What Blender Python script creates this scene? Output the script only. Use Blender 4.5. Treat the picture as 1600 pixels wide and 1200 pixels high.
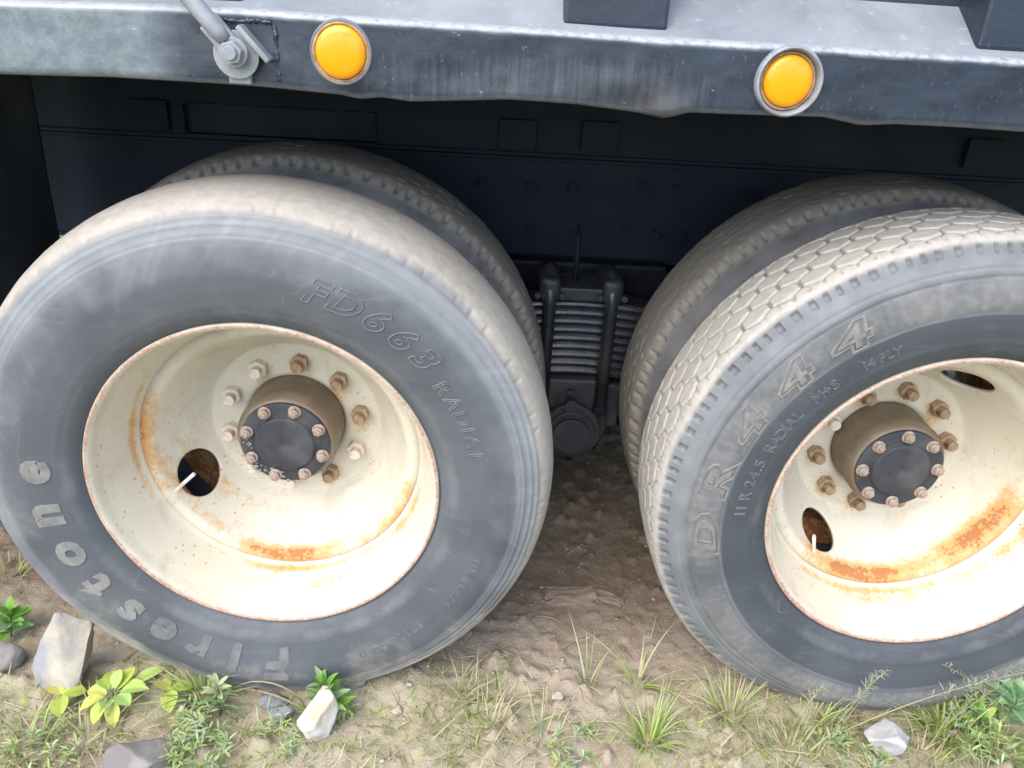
import bpy, bmesh, math, random
import numpy as np
from mathutils import Vector, Matrix

# ------------------------------------------------------------------ scene, camera, light
for o in list(bpy.data.objects): bpy.data.objects.remove(o)
scene = bpy.context.scene
C = scene.collection
random.seed(7); rng = np.random.default_rng(7)

CAM = (0.41497, -1.26189, 1.41216); YAW, PITCH, ROLL, FPX = 0.03516, 0.45574, 0.05973, 1228.0
def camera():
    cy, sy, cp, sp = math.cos(YAW), math.sin(YAW), math.cos(PITCH), math.sin(PITCH)
    fw = Vector((sy*cp, cy*cp, -sp)); rt = Vector((cy, -sy, 0)); up = rt.cross(fw)
    rt2 = rt*math.cos(ROLL)+up*math.sin(ROLL); up2 = up*math.cos(ROLL)-rt*math.sin(ROLL)
    cd = bpy.data.cameras.new('camera'); co = bpy.data.objects.new('camera', cd); C.objects.link(co)
    cd.sensor_width = 36; cd.sensor_fit = 'HORIZONTAL'; cd.lens = 36*FPX/1600
    cd.clip_start = 0.02; cd.clip_end = 1000
    M = Matrix((rt2, up2, -fw)).transposed().to_4x4(); M.translation = CAM
    co.matrix_world = M; scene.camera = co
camera()

SUN_AZ, SUN_EL = math.radians(-146), math.radians(52)      # azimuth from +Y towards +X
world = bpy.data.worlds.new('World'); scene.world = world; world.use_nodes = True
wn = world.node_tree
sky = wn.nodes.new('ShaderNodeTexSky'); sky.sky_type = 'NISHITA'; sky.sun_disc = False
sky.sun_elevation = SUN_EL; sky.sun_rotation = SUN_AZ; sky.air_density = 1.0; sky.dust_density = 2.0; sky.ozone_density = 1.0
bg = wn.nodes['Background']; bg.inputs['Strength'].default_value = 0.15
wn.links.new(sky.outputs[0], bg.inputs['Color'])
sl = bpy.data.lights.new('sun', 'SUN'); sl.energy = 1.15; sl.angle = math.radians(70); sl.color = (1.0, 0.965, 0.91)
so = bpy.data.objects.new('sun', sl); C.objects.link(so)
sdir = Vector((math.sin(SUN_AZ)*math.cos(SUN_EL), math.cos(SUN_AZ)*math.cos(SUN_EL), math.sin(SUN_EL)))
so.rotation_euler = sdir.to_track_quat('Z', 'Y').to_euler(); so.location = sdir*10
vs = scene.view_settings; vs.view_transform = 'Standard'; vs.look = 'None'; vs.gamma = 1; vs.use_curve_mapping = False
vs.exposure = 1.62
scene.render.engine = 'CYCLES'; cy_ = scene.cycles; cy_.use_adaptive_sampling = True; cy_.adaptive_threshold = .02; cy_.use_denoising = True; cy_.max_bounces = 6; cy_.diffuse_bounces = 4; cy_.glossy_bounces = 2; cy_.transmission_bounces = 2

# ------------------------------------------------------------------ numpy noise
def _h(ix, iy, iz, s):
    n = (ix*374761393 + iy*668265263 + iz*2147483647 + s*974634541) & 0xffffffff
    n = ((n ^ (n >> 13))*1274126177) & 0xffffffff
    n = n ^ (n >> 16)
    return (n & 0xffff)/65535.0
def vnoise(P, s=0):
    P = np.asarray(P, float); i = np.floor(P).astype(np.int64); f = P-i; f = f*f*(3-2*f)
    r = 0
    for dx in (0, 1):
        wx = f[:, 0] if dx else 1-f[:, 0]
        for dy in (0, 1):
            wy = f[:, 1] if dy else 1-f[:, 1]
            for dz in (0, 1):
                wz = f[:, 2] if dz else 1-f[:, 2]
                r = r + wx*wy*wz*_h(i[:, 0]+dx, i[:, 1]+dy, i[:, 2]+dz, s)
    return r
def fbm(P, oct=4, s=0):
    P = np.asarray(P, float); a = 1; t = 0; n = 0
    for k in range(oct):
        t = t+a*vnoise(P*2.03**k+k*17.3, s+k); n += a; a *= .5
    return t/n
def sstep(a, b, x):
    t = np.clip((x-a)/(b-a), 0, 1); return t*t*(3-2*t)

# ------------------------------------------------------------------ material helpers
class NT:
    def __init__(s, name):
        s.m = bpy.data.materials.new(name); s.m.use_nodes = True; s.t = s.m.node_tree; s.b = s.t.nodes['Principled BSDF']
        s.tc = s.t.nodes.new('ShaderNodeTexCoord')
    def put(s, sock, v):
        if isinstance(v, bpy.types.NodeSocket): s.t.links.new(v, sock)
        elif isinstance(v, (tuple, list)) and len(v) == 3 and sock.type == 'RGBA': sock.default_value = (*v, 1)
        else: sock.default_value = v
    def co(s, sc=(1, 1, 1), loc=(0, 0, 0), kind='Object'):
        n = s.t.nodes.new('ShaderNodeMapping'); s.put(n.inputs[0], s.tc.outputs[kind]); n.inputs['Scale'].default_value = sc; n.inputs['Location'].default_value = loc
        return n.outputs[0]
    def noise(s, scale, detail=5, rough=.55, co=None, dist=0):
        n = s.t.nodes.new('ShaderNodeTexNoise'); n.inputs['Scale'].default_value = scale; n.inputs['Detail'].default_value = detail
        n.inputs['Roughness'].default_value = rough; n.inputs['Distortion'].default_value = dist
        s.put(n.inputs['Vector'], co or s.tc.outputs['Object']); return n.outputs[0]
    def voro(s, scale, co=None, feat='F1', out='Distance'):
        n = s.t.nodes.new('ShaderNodeTexVoronoi'); n.feature = feat; n.inputs['Scale'].default_value = scale
        s.put(n.inputs['Vector'], co or s.tc.outputs['Object']); return n.outputs[out]
    def ramp(s, f, stops):
        n = s.t.nodes.new('ShaderNodeValToRGB'); e = n.color_ramp.elements
        while len(e) > 1: e.remove(e[-1])
        for i, (p, c) in enumerate(stops):
            k = e[0] if i == 0 else e.new(p)
            k.position = p; k.color = (*c, 1) if isinstance(c, (tuple, list)) else (c, c, c, 1)
        s.put(n.inputs[0], f); return n.outputs[0]
    def mix(s, f, a, b, mode='MIX'):
        n = s.t.nodes.new('ShaderNodeMix'); n.data_type = 'RGBA'; n.blend_type = mode
        s.put(n.inputs[0], f); s.put(n.inputs[6], a); s.put(n.inputs[7], b); return n.outputs[2]
    def math(s, op, a, b=0.0):
        n = s.t.nodes.new('ShaderNodeMath'); n.operation = op; n.use_clamp = False
        s.put(n.inputs[0], a); s.put(n.inputs[1], b); return n.outputs[0]
    def attr(s, name, out='Fac'):
        n = s.t.nodes.new('ShaderNodeAttribute'); n.attribute_name = name; return n.outputs[out]
    def bump(s, h, st=.3, dist=.002, nrm=None):
        n = s.t.nodes.new('ShaderNodeBump'); n.inputs['Strength'].default_value = st; n.inputs['Distance'].default_value = dist
        s.put(n.inputs['Height'], h)
        if nrm: s.put(n.inputs['Normal'], nrm)
        return n.outputs[0]
    def fin(s, col, rough=.6, nrm=None, metal=0.0, spec=None, **kw):
        s.put(s.b.inputs['Base Color'], col); s.put(s.b.inputs['Roughness'], rough); s.put(s.b.inputs['Metallic'], metal)
        if nrm: s.put(s.b.inputs['Normal'], nrm)
        if spec is not None: s.put(s.b.inputs['Specular IOR Level'], spec)
        for k, v in kw.items(): s.put(s.b.inputs[k], v)
        return s.m
M = {}

def mk_rubber(name, base, base2, dustc):
    n = NT(name); d = n.attr('dust')
    big = n.noise(5, 2, .6); fine = n.noise(60, 2, .6)
    c = n.mix(n.ramp(big, [(.35, 0.), (.7, 1.)]), base, base2)
    dk = n.attr('dark')
    c = n.mix(dk, c, n.mix(n.ramp(big, [(.4, 0.), (.75, 1.)]), (.046, .053, .062), (.070, .078, .087)))
    # chalky scuffs and thin scratches
    sc = n.noise(9, 3, .5, n.co((1, 1, 5)), 1.5)
    c = n.mix(n.ramp(sc, [(.62, 0.), (.74, .22)]), c, (.17, .175, .18))
    wp = n.t.nodes.new('ShaderNodeVectorMath'); wp.operation = 'ADD'; nz = n.t.nodes.new('ShaderNodeTexNoise'); nz.inputs['Scale'].default_value = 7; nz.inputs['Detail'].default_value = 1; n.put(nz.inputs['Vector'], n.tc.outputs['Object']); vm = n.t.nodes.new('ShaderNodeVectorMath'); vm.operation = 'SCALE'; vm.inputs['Scale'].default_value = .35; n.put(vm.inputs[0], nz.outputs['Color']); n.put(wp.inputs[0], n.tc.outputs['Object']); n.put(wp.inputs[1], vm.outputs[0])
    sx = n.voro(6, wp.outputs[0], 'DISTANCE_TO_EDGE')
    ck = n.math('ADD', n.attr('chalk'), n.math('MULTIPLY', n.math('SUBTRACT', n.noise(13, 3, .6, n.co((1, 1, 1), (2, 9, 4))), .5), .7))
    c = n.mix(n.math('MULTIPLY', n.ramp(ck, [(.1, 0.), (.9, 1.)]), n.ramp(n.attr('chalk'), [(0., 0.), (.1, 1.)])), c, (.235, .245, .255))
    msk = n.math('MULTIPLY', n.ramp(sx, [(.0, 1.), (.007, 0.)]), n.ramp(n.noise(6.3, 2), [(.57, 0.), (.68, .5)]))
    c = n.mix(msk, c, (.24, .24, .235))
    f = n.math('ADD', n.math('MULTIPLY', d, 1.25), n.math('MULTIPLY', n.math('SUBTRACT', fine, .5), .28))
    f = n.math('ADD', f, n.math('MULTIPLY', n.math('SUBTRACT', big, .5), .3))
    f = n.math('MULTIPLY', n.ramp(f, [(.12, 0.), (.85, 1.)]), n.ramp(d, [(.0, 0.), (.12, 1.)]))
    dc = n.mix(n.ramp(fine, [(.3, 0.), (.7, 1.)]), dustc, tuple(v*1.22 for v in dustc))
    c = n.mix(f, c, dc)
    return n.fin(c, n.ramp(fine, [(.3, .55), (.7, .78)]), n.bump(n.noise(190, 3, .7), .32, .0012), spec=.4)
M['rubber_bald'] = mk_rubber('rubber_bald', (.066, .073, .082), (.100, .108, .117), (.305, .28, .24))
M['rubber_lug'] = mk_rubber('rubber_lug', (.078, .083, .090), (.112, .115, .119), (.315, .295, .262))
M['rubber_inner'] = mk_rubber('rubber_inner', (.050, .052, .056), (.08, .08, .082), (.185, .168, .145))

def mk_letter(name, c0, c1):
    n = NT(name); f = n.noise(40, 5, .6)
    return n.fin(n.mix(n.ramp(f, [(.35, 0.), (.65, 1.)]), c0, c1), .75, n.bump(n.noise(150), .3, .001))
M['letter_dusty'] = mk_letter('letter_dusty', (.135, .137, .132), (.215, .208, .19))
M['letter_faint'] = mk_letter('letter_faint', (.095, .098, .10), (.145, .143, .138))
M['letter_edge'] = mk_letter('letter_edge', (.10, .106, .112), (.165, .17, .175))
M['letter_brown'] = mk_letter('letter_brown', (.13, .126, .118), (.20, .19, .172))

def mk_rim():
    n = NT('cream_paint_rust'); r = n.attr('rust'); edge = n.attr('edge')
    big = n.noise(6, 3, .6); mid = n.noise(28, 5, .68); fine = n.noise(140, 3, .65)
    c = n.mix(n.ramp(big, [(.3, 0.), (.75, 1.)]), (.61, .565, .47), (.56, .51, .405))
    c = n.mix(n.ramp(n.noise(3.2, 4, .6, n.co(loc=(4, 2, 7))), [(.5, 0.), (.8, .5)]), c, (.55, .485, .33))
    # rust film: yellow halo, then orange, then brown core
    f = n.math('ADD', n.math('MULTIPLY', r, .85), n.math('MULTIPLY', n.math('SUBTRACT', mid, .5), 1.6))
    f = n.math('ADD', f, n.math('MULTIPLY', n.math('SUBTRACT', fine, .5), 1.0))
    f = n.math('MULTIPLY', f, n.ramp(r, [(.02, 0.), (.2, 1.)]))
    c = n.mix(n.ramp(f, [(.08, 0.), (.5, .75)]), c, (.52, .33, .13))
    c = n.mix(n.ramp(f, [(.38, 0.), (.9, .85)]), c, (.58, .26, .085))
    c = n.mix(n.ramp(f, [(.95, 0.), (1.3, .8)]), c, (.30, .115, .04))
    gr = n.noise(11, 5, .72, n.co(loc=(8, 1, 3)), .8)
    c = n.mix(n.ramp(gr, [(.54, 0.), (.70, .45)]), c, (.40, .32, .22))
    c = n.mix(n.ramp(n.noise(75, 3, .7, n.co(loc=(2, 2, 9))), [(.66, 0.), (.72, .6)]), c, (.36, .25, .15))
    # specks of grit and chips
    sp = n.voro(55, n.co(loc=(1, 5, 2)))
    spm = n.math('MULTIPLY', n.ramp(sp, [(.10, 1.), (.16, 0.)]), n.ramp(n.noise(9, 2), [(.46, 0.), (.58, .85)]))
    c = n.mix(spm, c, (.30, .20, .12))
    e = n.math('ADD', edge, n.math('MULTIPLY', n.math('SUBTRACT', mid, .5), .7))
    c = n.mix(n.math('MULTIPLY', n.ramp(e, [(.35, 0.), (.8, .95)]), n.ramp(edge, [(.0, 0.), (.1, 1.)])), c, n.mix(n.ramp(fine, [(.35, 0.), (.65, 1.)]), (.50, .34, .27), (.26, .14, .09)))
    rough = n.ramp(f, [(.1, .45), (.6, .85)])
    return n.fin(c, rough, n.bump(n.noise(40, 4, .7), .2, .002), spec=.4)
M['rim'] = mk_rim()

def mk_mottle(name, c0, c1, c2, sc=25, rough=(.5, .8), metal=0.0, bst=.35, bd=.0015, spec=.5):
    n = NT(name); a = n.noise(sc, 4, .65); b = n.noise(sc*.27, 2, .55, n.co(loc=(5, 3, 1)))
    c = n.mix(n.ramp(a, [(.36, 0.), (.64, 1.)]), c0, c1)
    c = n.mix(n.ramp(b, [(.48, 0.), (.68, .85)]), c, c2)
    return n.fin(c, n.ramp(a, [(.3, rough[0]), (.7, rough[1])]), n.bump(n.noise(sc*5, 2), bst, bd), metal, spec)
M['hub_metal'] = mk_mottle('hub_metal', (.17, .135, .095), (.25, .205, .15), (.20, .13, .075), 24, (.45, .7), .25)
M['cap_black'] = mk_mottle('cap_black', (.026, .028, .034), (.040, .042, .050), (.075, .074, .076), 45, (.5, .75))
M['nut_rust'] = mk_mottle('nut_rust', (.26, .155, .08), (.42, .31, .20), (.15, .08, .045), 90, (.6, .85))
M['nut_cream'] = mk_mottle('nut_cream', (.60, .50, .38), (.70, .62, .50), (.42, .29, .17), 110, (.55, .8))
M['nut_washer'] = mk_mottle('nut_washer', (.16, .10, .06), (.24, .16, .10), (.10, .06, .04), 90, (.6, .85))  # shadow ring round each nut put into this dark rust colour
M['bolt_dusty'] = mk_mottle('bolt_dusty', (.34, .27, .22), (.46, .38, .32), (.22, .13, .085), 120, (.5, .8))
M['grease'] = mk_mottle('grease', (.24, .24, .235), (.13, .13, .13), (.36, .35, .33), 160, (.35, .7))
M['valve'] = mk_mottle('valve', (.66, .62, .55), (.55, .50, .42), (.40, .33, .25), 80, (.4, .6))
M['drum'] = mk_mottle('drum', (.22, .14, .10), (.28, .19, .14), (.14, .10, .08), 30)
M['black_steel'] = mk_mottle('black_steel', (.006, .007, .012), (.009, .011, .017), (.016, .018, .024), 22, (.45, .65), spec=.18)
M['frame_steel'] = mk_mottle('frame_steel', (.013, .018, .031), (.018, .024, .039), (.028, .035, .050), 9, (.5, .75), spec=.14)
M['spring_steel'] = mk_mottle('spring_steel', (.014, .017, .024), (.024, .028, .036), (.05, .048, .046), 30, (.24, .40))
M['casting'] = mk_mottle('casting', (.020, .022, .029), (.030, .033, .041), (.055, .053, .052), 40, (.4, .6), spec=.4)
M['grey_paint'] = mk_mottle('grey_paint', (.21, .225, .24), (.27, .285, .30), (.16, .17, .18), 30, (.35, .55))
M['lamp_bezel_dark'] = mk_mottle('lamp_bezel_dark', (.10, .115, .135), (.15, .165, .18), (.20, .16, .15), 60, (.4, .6))
M['lamp_bezel'] = mk_mottle('lamp_bezel', (.20, .21, .23), (.26, .27, .29), (.16, .14, .14), 60, (.4, .6))
M['plate_grey'] = mk_mottle('plate_grey', (.020, .026, .033), (.026, .033, .040), (.013, .017, .025), 12, (.5, .7))
M['flap'] = mk_mottle('flap', (.034, .040, .048), (.050, .056, .062), (.078, .084, .086), 14, (.6, .8))

def mk_rail():
    n = NT('navy_black_paint')
    st = n.noise(26, 5, .65, n.co((4.5, 1, .35)))              # vertical rub streaks
    big = n.noise(3.3, 3, .6); fine = n.noise(85, 3, .7); chip = n.noise(42, 4, .75, n.co(loc=(2, 7, 4)))
    c = n.mix(n.ramp(big, [(.35, 0.), (.7, 1.)]), (.011, .018, .033), (.024, .035, .055))
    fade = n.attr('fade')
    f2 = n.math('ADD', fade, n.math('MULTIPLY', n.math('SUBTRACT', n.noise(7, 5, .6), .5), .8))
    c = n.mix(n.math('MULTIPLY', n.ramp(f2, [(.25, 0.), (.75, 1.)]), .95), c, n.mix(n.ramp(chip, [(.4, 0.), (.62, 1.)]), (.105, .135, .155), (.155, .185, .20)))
    wear = n.attr('wear')
    w = n.math('ADD', n.math('MULTIPLY', wear, .5), n.math('MULTIPLY', n.math('SUBTRACT', st, .5), 1.4))
    c = n.mix(n.math('MULTIPLY', n.ramp(w, [(.25, 0.), (.75, .32)]), n.ramp(wear, [(.0, 0.), (.3, 1.)])), c, (.15, .150, .155))
    c = n.mix(n.ramp(chip, [(.66, 0.), (.74, .5)]), c, (.42, .44, .46))
    sp2 = n.noise(170, 3, .7, n.co((1, 1, .45), (3, 8, 5)))
    c = n.mix(n.math('MULTIPLY', n.ramp(sp2, [(.63, 0.), (.74, .45)]), n.ramp(n.noise(8, 3), [(.42, 0.), (.6, 1.)])), c, (.24, .26, .285))
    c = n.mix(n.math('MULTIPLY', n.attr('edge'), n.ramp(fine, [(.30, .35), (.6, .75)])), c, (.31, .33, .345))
    mud = n.attr('mud')
    c = n.mix(n.math('MULTIPLY', mud, n.ramp(fine, [(.3, .3), (.6, 1.)])), c, (.05, .042, .04))
    return n.fin(c, n.ramp(fine, [(.3, .30), (.7, .52)]), n.bump(n.noise(26, 4, .7), .35, .003), spec=.55)
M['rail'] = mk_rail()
def mk_slope():
    n = NT('sky_sheen_grey'); b = n.noise(6, 6, .65, dist=.6); f = n.noise(60, 5, .65)
    c = n.mix(n.ramp(b, [(.35, 0.), (.65, 1.)]), (.155, .175, .195), (.225, .245, .262))  # sky-facing brightness of the slope put into this pale grey
    c = n.mix(n.ramp(f, [(.6, 0.), (.72, .5)]), c, (.38, .39, .395))
    return n.fin(c, .38, n.bump(f, .25, .0015), spec=.5)
M['slope'] = mk_slope()
def mk_lens():
    n = NT('amber_lens'); g = n.noise(45, 2, .5); f = n.noise(38, 4, .65)
    c = n.mix(n.ramp(f, [(.60, 0.), (.72, .55)]), (.78, .31, .004), (.42, .14, .01))
    return n.fin(c, .22, n.bump(g, .10, .002), spec=.5, **{'Subsurface Weight': .25, 'Subsurface Radius': (.02, .01, .002)})
M['lens'] = mk_lens()
def mk_ground():
    n = NT('dirt'); P = n.tc.outputs['Object']
    a = n.noise(3.1, 4, .6); b = n.noise(16, 5, .7, dist=.4); f = n.noise(120, 4, .72)
    c = n.mix(n.ramp(a, [(.34, 0.), (.66, 1.)]), (.265, .205, .150), (.345, .285, .222))
    c = n.mix(n.ramp(b, [(.42, 0.), (.62, .8)]), c, (.355, .305, .245))
    c = n.mix(n.ramp(b, [(.30, .7), (.40, 0.)]), c, (.17, .12, .08))
    c = n.mix(n.math('MULTIPLY', n.attr('moss'), n.ramp(n.noise(22, 5, .65), [(.36, 0.), (.60, .75)])), c, (.27, .26, .14))
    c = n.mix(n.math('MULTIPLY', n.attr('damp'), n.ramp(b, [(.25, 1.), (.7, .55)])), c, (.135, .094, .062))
    c = n.mix(n.ramp(f, [(.60, 0.), (.70, .6)]), c, (.45, .41, .35))
    c = n.mix(n.attr('field'), c, n.mix(n.ramp(n.noise(1.7, 6, .7), [(.35, 0.), (.65, 1.)]), (.10, .12, .04), (.22, .20, .09)))
    return n.fin(c, .92, n.bump(n.noise(60, 4, .72), .6, .011), spec=.2)
M['ground'] = mk_ground()
def mk_stone(name, c0, c1, c2, sc=14):
    n = NT(name); a = n.noise(sc, 7, .68, dist=.5); b = n.noise(sc*.35, 4, .6, n.co(loc=(3, 3, 3))); v = n.noise(sc*9, 4, .65)
    c = n.mix(n.ramp(a, [(.36, 0.), (.62, 1.)]), c0, c1); c = n.mix(n.ramp(b, [(.5, 0.), (.62, .9)]), c, c2)
    return n.fin(c, .85, n.bump(n.math('ADD', a, n.math('MULTIPLY', v, .35)), .6, .006), spec=.3)
M['stone_beige'] = mk_stone('stone_beige', (.33, .295, .235), (.41, .37, .30), (.22, .225, .235))
M['stone_white'] = mk_stone('stone_white', (.58, .56, .50), (.66, .64, .58), (.40, .34, .23), 22)
M['stone_grey'] = mk_stone('stone_grey', (.22, .205, .19), (.29, .27, .25), (.16, .145, .14))
M['stone_pale'] = mk_stone('stone_pale', (.33, .325, .32), (.42, .41, .405), (.25, .245, .245), 20)
M['stone_slate'] = mk_stone('stone_slate', (.16, .165, .18), (.22, .225, .24), (.27, .255, .23), 25)
M['brick_chip'] = mk_stone('brick_chip', (.19, .145, .11), (.26, .20, .15), (.14, .10, .08), 30)
M['stone_gravel'] = mk_stone('stone_gravel', (.30, .25, .19), (.42, .37, .30), (.22, .18, .14), 30)
def mk_leaf(name, spec=.35, tr=.35):
    n = NT(name); col = n.attr('col', 'Color'); f = n.noise(60, 4, .6)
    c = n.mix(n.ramp(f, [(.3, 0.), (.7, .35)]), col, n.mix(.5, col, (.9, .85, .4), 'MULTIPLY'))
    m = n.fin(c, .5, n.bump(n.noise(200, 3), .15, .001), spec=spec)
    t = n.t; tl = t.nodes.new('ShaderNodeBsdfTranslucent'); n.put(tl.inputs['Color'], c)
    mx = t.nodes.new('ShaderNodeMixShader'); mx.inputs[0].default_value = tr
    t.links.new(n.b.outputs[0], mx.inputs[1]); t.links.new(tl.outputs[0], mx.inputs[2])
    t.links.new(mx.outputs[0], t.nodes['Material Output'].inputs[0]); return m
M['leaf'] = mk_leaf('leaf')

# ------------------------------------------------------------------ mesh helpers
def link(name, me, mat, parent=None, smooth=False):
    o = bpy.data.objects.new(name, me); C.objects.link(o)
    if mat is not None and not me.materials: me.materials.append(M[mat] if isinstance(mat, str) else mat)
    if parent: o.parent = parent
    if smooth: me.shade_smooth()
    return o
def tag(o, label, cat=None, group=None, kind=None):
    o['label'] = label
    if cat: o['category'] = cat
    if group: o['group'] = group
    if kind: o['kind'] = kind
    return o
def empty(name, loc=(0, 0, 0), parent=None):
    o = bpy.data.objects.new(name, None); C.objects.link(o); o.location = loc; o.empty_display_size = .1
    if parent: o.parent = parent
    return o
def npmesh(name, V, F, smooth=True, **attrs):
    me = bpy.data.meshes.new(name); V = np.asarray(V, np.float32); F = np.asarray(F, np.int32); k = F.shape[1]
    me.vertices.add(len(V)); me.vertices.foreach_set('co', V.ravel())
    me.loops.add(F.size); me.loops.foreach_set('vertex_index', F.ravel())
    me.polygons.add(len(F)); me.polygons.foreach_set('loop_start', np.arange(0, F.size, k, dtype=np.int32))
    me.update(calc_edges=True); me.validate()
    if smooth: me.polygons.foreach_set('use_smooth', np.ones(len(me.polygons), bool))
    for a, v in attrs.items():
        v = np.asarray(v, np.float32)
        if v.ndim == 1: at = me.attributes.new(a, 'FLOAT', 'POINT'); at.data.foreach_set('value', v)
        else: at = me.attributes.new(a, 'FLOAT_COLOR', 'POINT'); at.data.foreach_set('color', np.c_[v, np.ones(len(v))].astype(np.float32).ravel())
    return me
def gridfaces(nu, nv, wrap_u=True, flip=False):
    u = np.arange(nu if wrap_u else nu-1); v = np.arange(nv-1); U, W = np.meshgrid(u, v, indexing='ij')
    a = (U*nv+W).ravel(); b = (((U+1) % nu)*nv+W).ravel()
    return np.stack([a, a+1, b+1, b] if flip else [a, b, b+1, a+1], 1)
def bmobj(name, fn, mat, parent=None, bevel=0, smooth=False, seg=2):
    bm = bmesh.new(); fn(bm)
    if bevel: bmesh.ops.bevel(bm, geom=[e for e in bm.edges], offset=bevel, segments=seg, affect='EDGES', profile=.6)
    bmesh.ops.recalc_face_normals(bm, faces=bm.faces)
    me = bpy.data.meshes.new(name); bm.to_mesh(me); bm.free()
    return link(name, me, mat, parent, smooth)
def box(bm, a, b, M4=None):
    m = Matrix.Translation([(a[i]+b[i])/2 for i in range(3)]) @ Matrix.Diagonal([b[i]-a[i] for i in range(3)]+[1])
    return bmesh.ops.create_cube(bm, size=1, matrix=(M4 @ m if M4 else m))['verts']
RY = Matrix.Rotation(math.radians(90), 4, 'X')   # cylinder axis Z -> -Y
def cyl(bm, r1, y0, y1, seg=32, r2=None, c=(0, 0), rot=0):
    """capped cylinder along Y from y0 to y1 around (x,z)=c"""
    r2 = r1 if r2 is None else r2
    m = Matrix.Translation((c[0], (y0+y1)/2, c[1])) @ Matrix.Rotation(rot, 4, 'Y') @ Matrix.Rotation(math.radians(-90), 4, 'X')
    bmesh.ops.create_cone(bm, cap_ends=True, segments=seg, radius1=r1, radius2=r2, depth=abs(y1-y0), matrix=m)
def tube(bm, pts, r, seg=12, cap=True):
    pts = [Vector(p) for p in pts]; rings = []
    for i, p in enumerate(pts):
        t = (pts[min(i+1, len(pts)-1)]-pts[max(i-1, 0)]).normalized()
        a = t.orthogonal().normalized() if i == 0 else (prev-t*prev.dot(t)).normalized()
        prev = a; b = t.cross(a); rr = r[i] if isinstance(r, (list, tuple)) else r
        rings.append([bm.verts.new(p+(a*math.cos(k*2*math.pi/seg)+b*math.sin(k*2*math.pi/seg))*rr) for k in range(seg)])
    for A, B in zip(rings, rings[1:]):
        for k in range(seg): bm.faces.new((A[k], A[(k+1) % seg], B[(k+1) % seg], B[k]))
    if cap: bm.faces.new(rings[0][::-1]); bm.faces.new(rings[-1])
def lathe(prof, nphi=96, name='lathe', **attrs):
    prof = np.array(prof, float); ph = np.linspace(0, 2*math.pi, nphi, endpoint=False)
    V = np.stack([np.outer(np.cos(ph), prof[:, 1]), np.tile(prof[:, 0], (nphi, 1)), np.outer(np.sin(ph), prof[:, 1])], -1).reshape(-1, 3)
    return npmesh(name, V, gridfaces(nphi, len(prof), flip=True), **attrs)
def resample(prof, ds):
    p = np.array(prof, float); d = np.r_[0, np.cumsum(np.hypot(*np.diff(p, axis=0).T))]; n = max(2, int(d[-1]/ds))
    s = np.linspace(0, d[-1], n+1); return np.c_[np.interp(s, d, p[:, 0]), np.interp(s, d, p[:, 1])], s
def smooth_prof(prof, ds=.004, it=6):
    p, s = resample(prof, ds)
    for _ in range(it): p[1:-1] = .25*p[:-2]+.5*p[1:-1]+.25*p[2:]
    return p, s

# ------------------------------------------------------------------ ground
GX = (-1.6, 2.9); GY = (-1.3, 1.7)
def axis(lo, hi, step, far):
    core = np.arange(lo, hi+1e-6, step); k = 1.28
    ext = []; d = step; x = hi
    while x < far: d *= k; x += d; ext.append(x)
    ext2 = []; d = step; x = lo
    while x > -far: d *= k; x -= d; ext2.append(x)
    return np.r_[ext2[::-1], core, ext]
WHEELS = [(0.0, .555), (1.303, .555)]
def ground_h(x, y):
    x = np.asarray(x, float); y = np.asarray(y, float); P = np.c_[x, y, 0*x]
    near = np.exp(-np.maximum(np.hypot(x-.6, y-.2)-2, 0)/2)
    h = (fbm(P*1.6, 3, 5)-.5)*.03+(fbm(P*6, 4, 9)-.5)*.012*near+(fbm(P*34, 3, 3)-.5)*.008*near+np.clip(fbm(P*55, 2, 61)-.62, 0, 1)*.04*near
    clod = np.clip(fbm(P*26, 3, 21)-.60, 0, 1)*.09*near
    h = h+clod*sstep(.15, .45, np.abs(y-.35)+.15)
    for wx, _ in WHEELS:                               # soil pressed down beneath and heaped beside the tyres
        dx = np.abs(x-wx); inside = sstep(.03, -.03, -y-.015)*sstep(.62, .55, y)
        press = np.exp(-(dx/.17)**4)
        h = h*(1-press*inside)+(.026)*press*inside
        h = h+.022*np.exp(-((dx-.26)/.09)**2)*sstep(-.06, 0, y)*sstep(.66, .6, y)
    return h+.026
def make_ground():
    xs = axis(*GX, .009, 160); ys = axis(*GY, .009, 160)
    X, Y = np.meshgrid(xs, ys, indexing='ij'); x = X.ravel(); y = Y.ravel()
    z = ground_h(x, y); P = np.c_[x, y, 0*x]
    n1 = fbm(P*3, 3, 40)
    moss = sstep(.16, -.05, y)*sstep(.40, .6, n1+.12*sstep(.5, 1.2, x))*1.0
    moss = np.maximum(moss, sstep(-.35, -.7, x)*sstep(.5, .1, y)*.7)
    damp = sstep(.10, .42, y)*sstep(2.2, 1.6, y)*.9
    field = sstep(2.6, 3.4, np.hypot(np.maximum(np.abs(x-.6)-1.5, 0), np.maximum(np.abs(y-.8)-1.2, 0))+1.6)
    me = npmesh('ground', np.c_[x, y, z], gridfaces(len(xs), len(ys), False), moss=moss, damp=damp, field=field)
    o = link('ground', me, 'ground'); tag(o, 'bare brown dirt ground with sparse weeds under the truck', kind='structure'); return o
make_ground()
_hx = np.arange(-1.2, 2.3, .006); _hy = np.arange(-.5, .7, .006)
_HG = ground_h(*[g.ravel() for g in np.meshgrid(_hx, _hy, indexing='ij')]).reshape(len(_hx), len(_hy))
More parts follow.
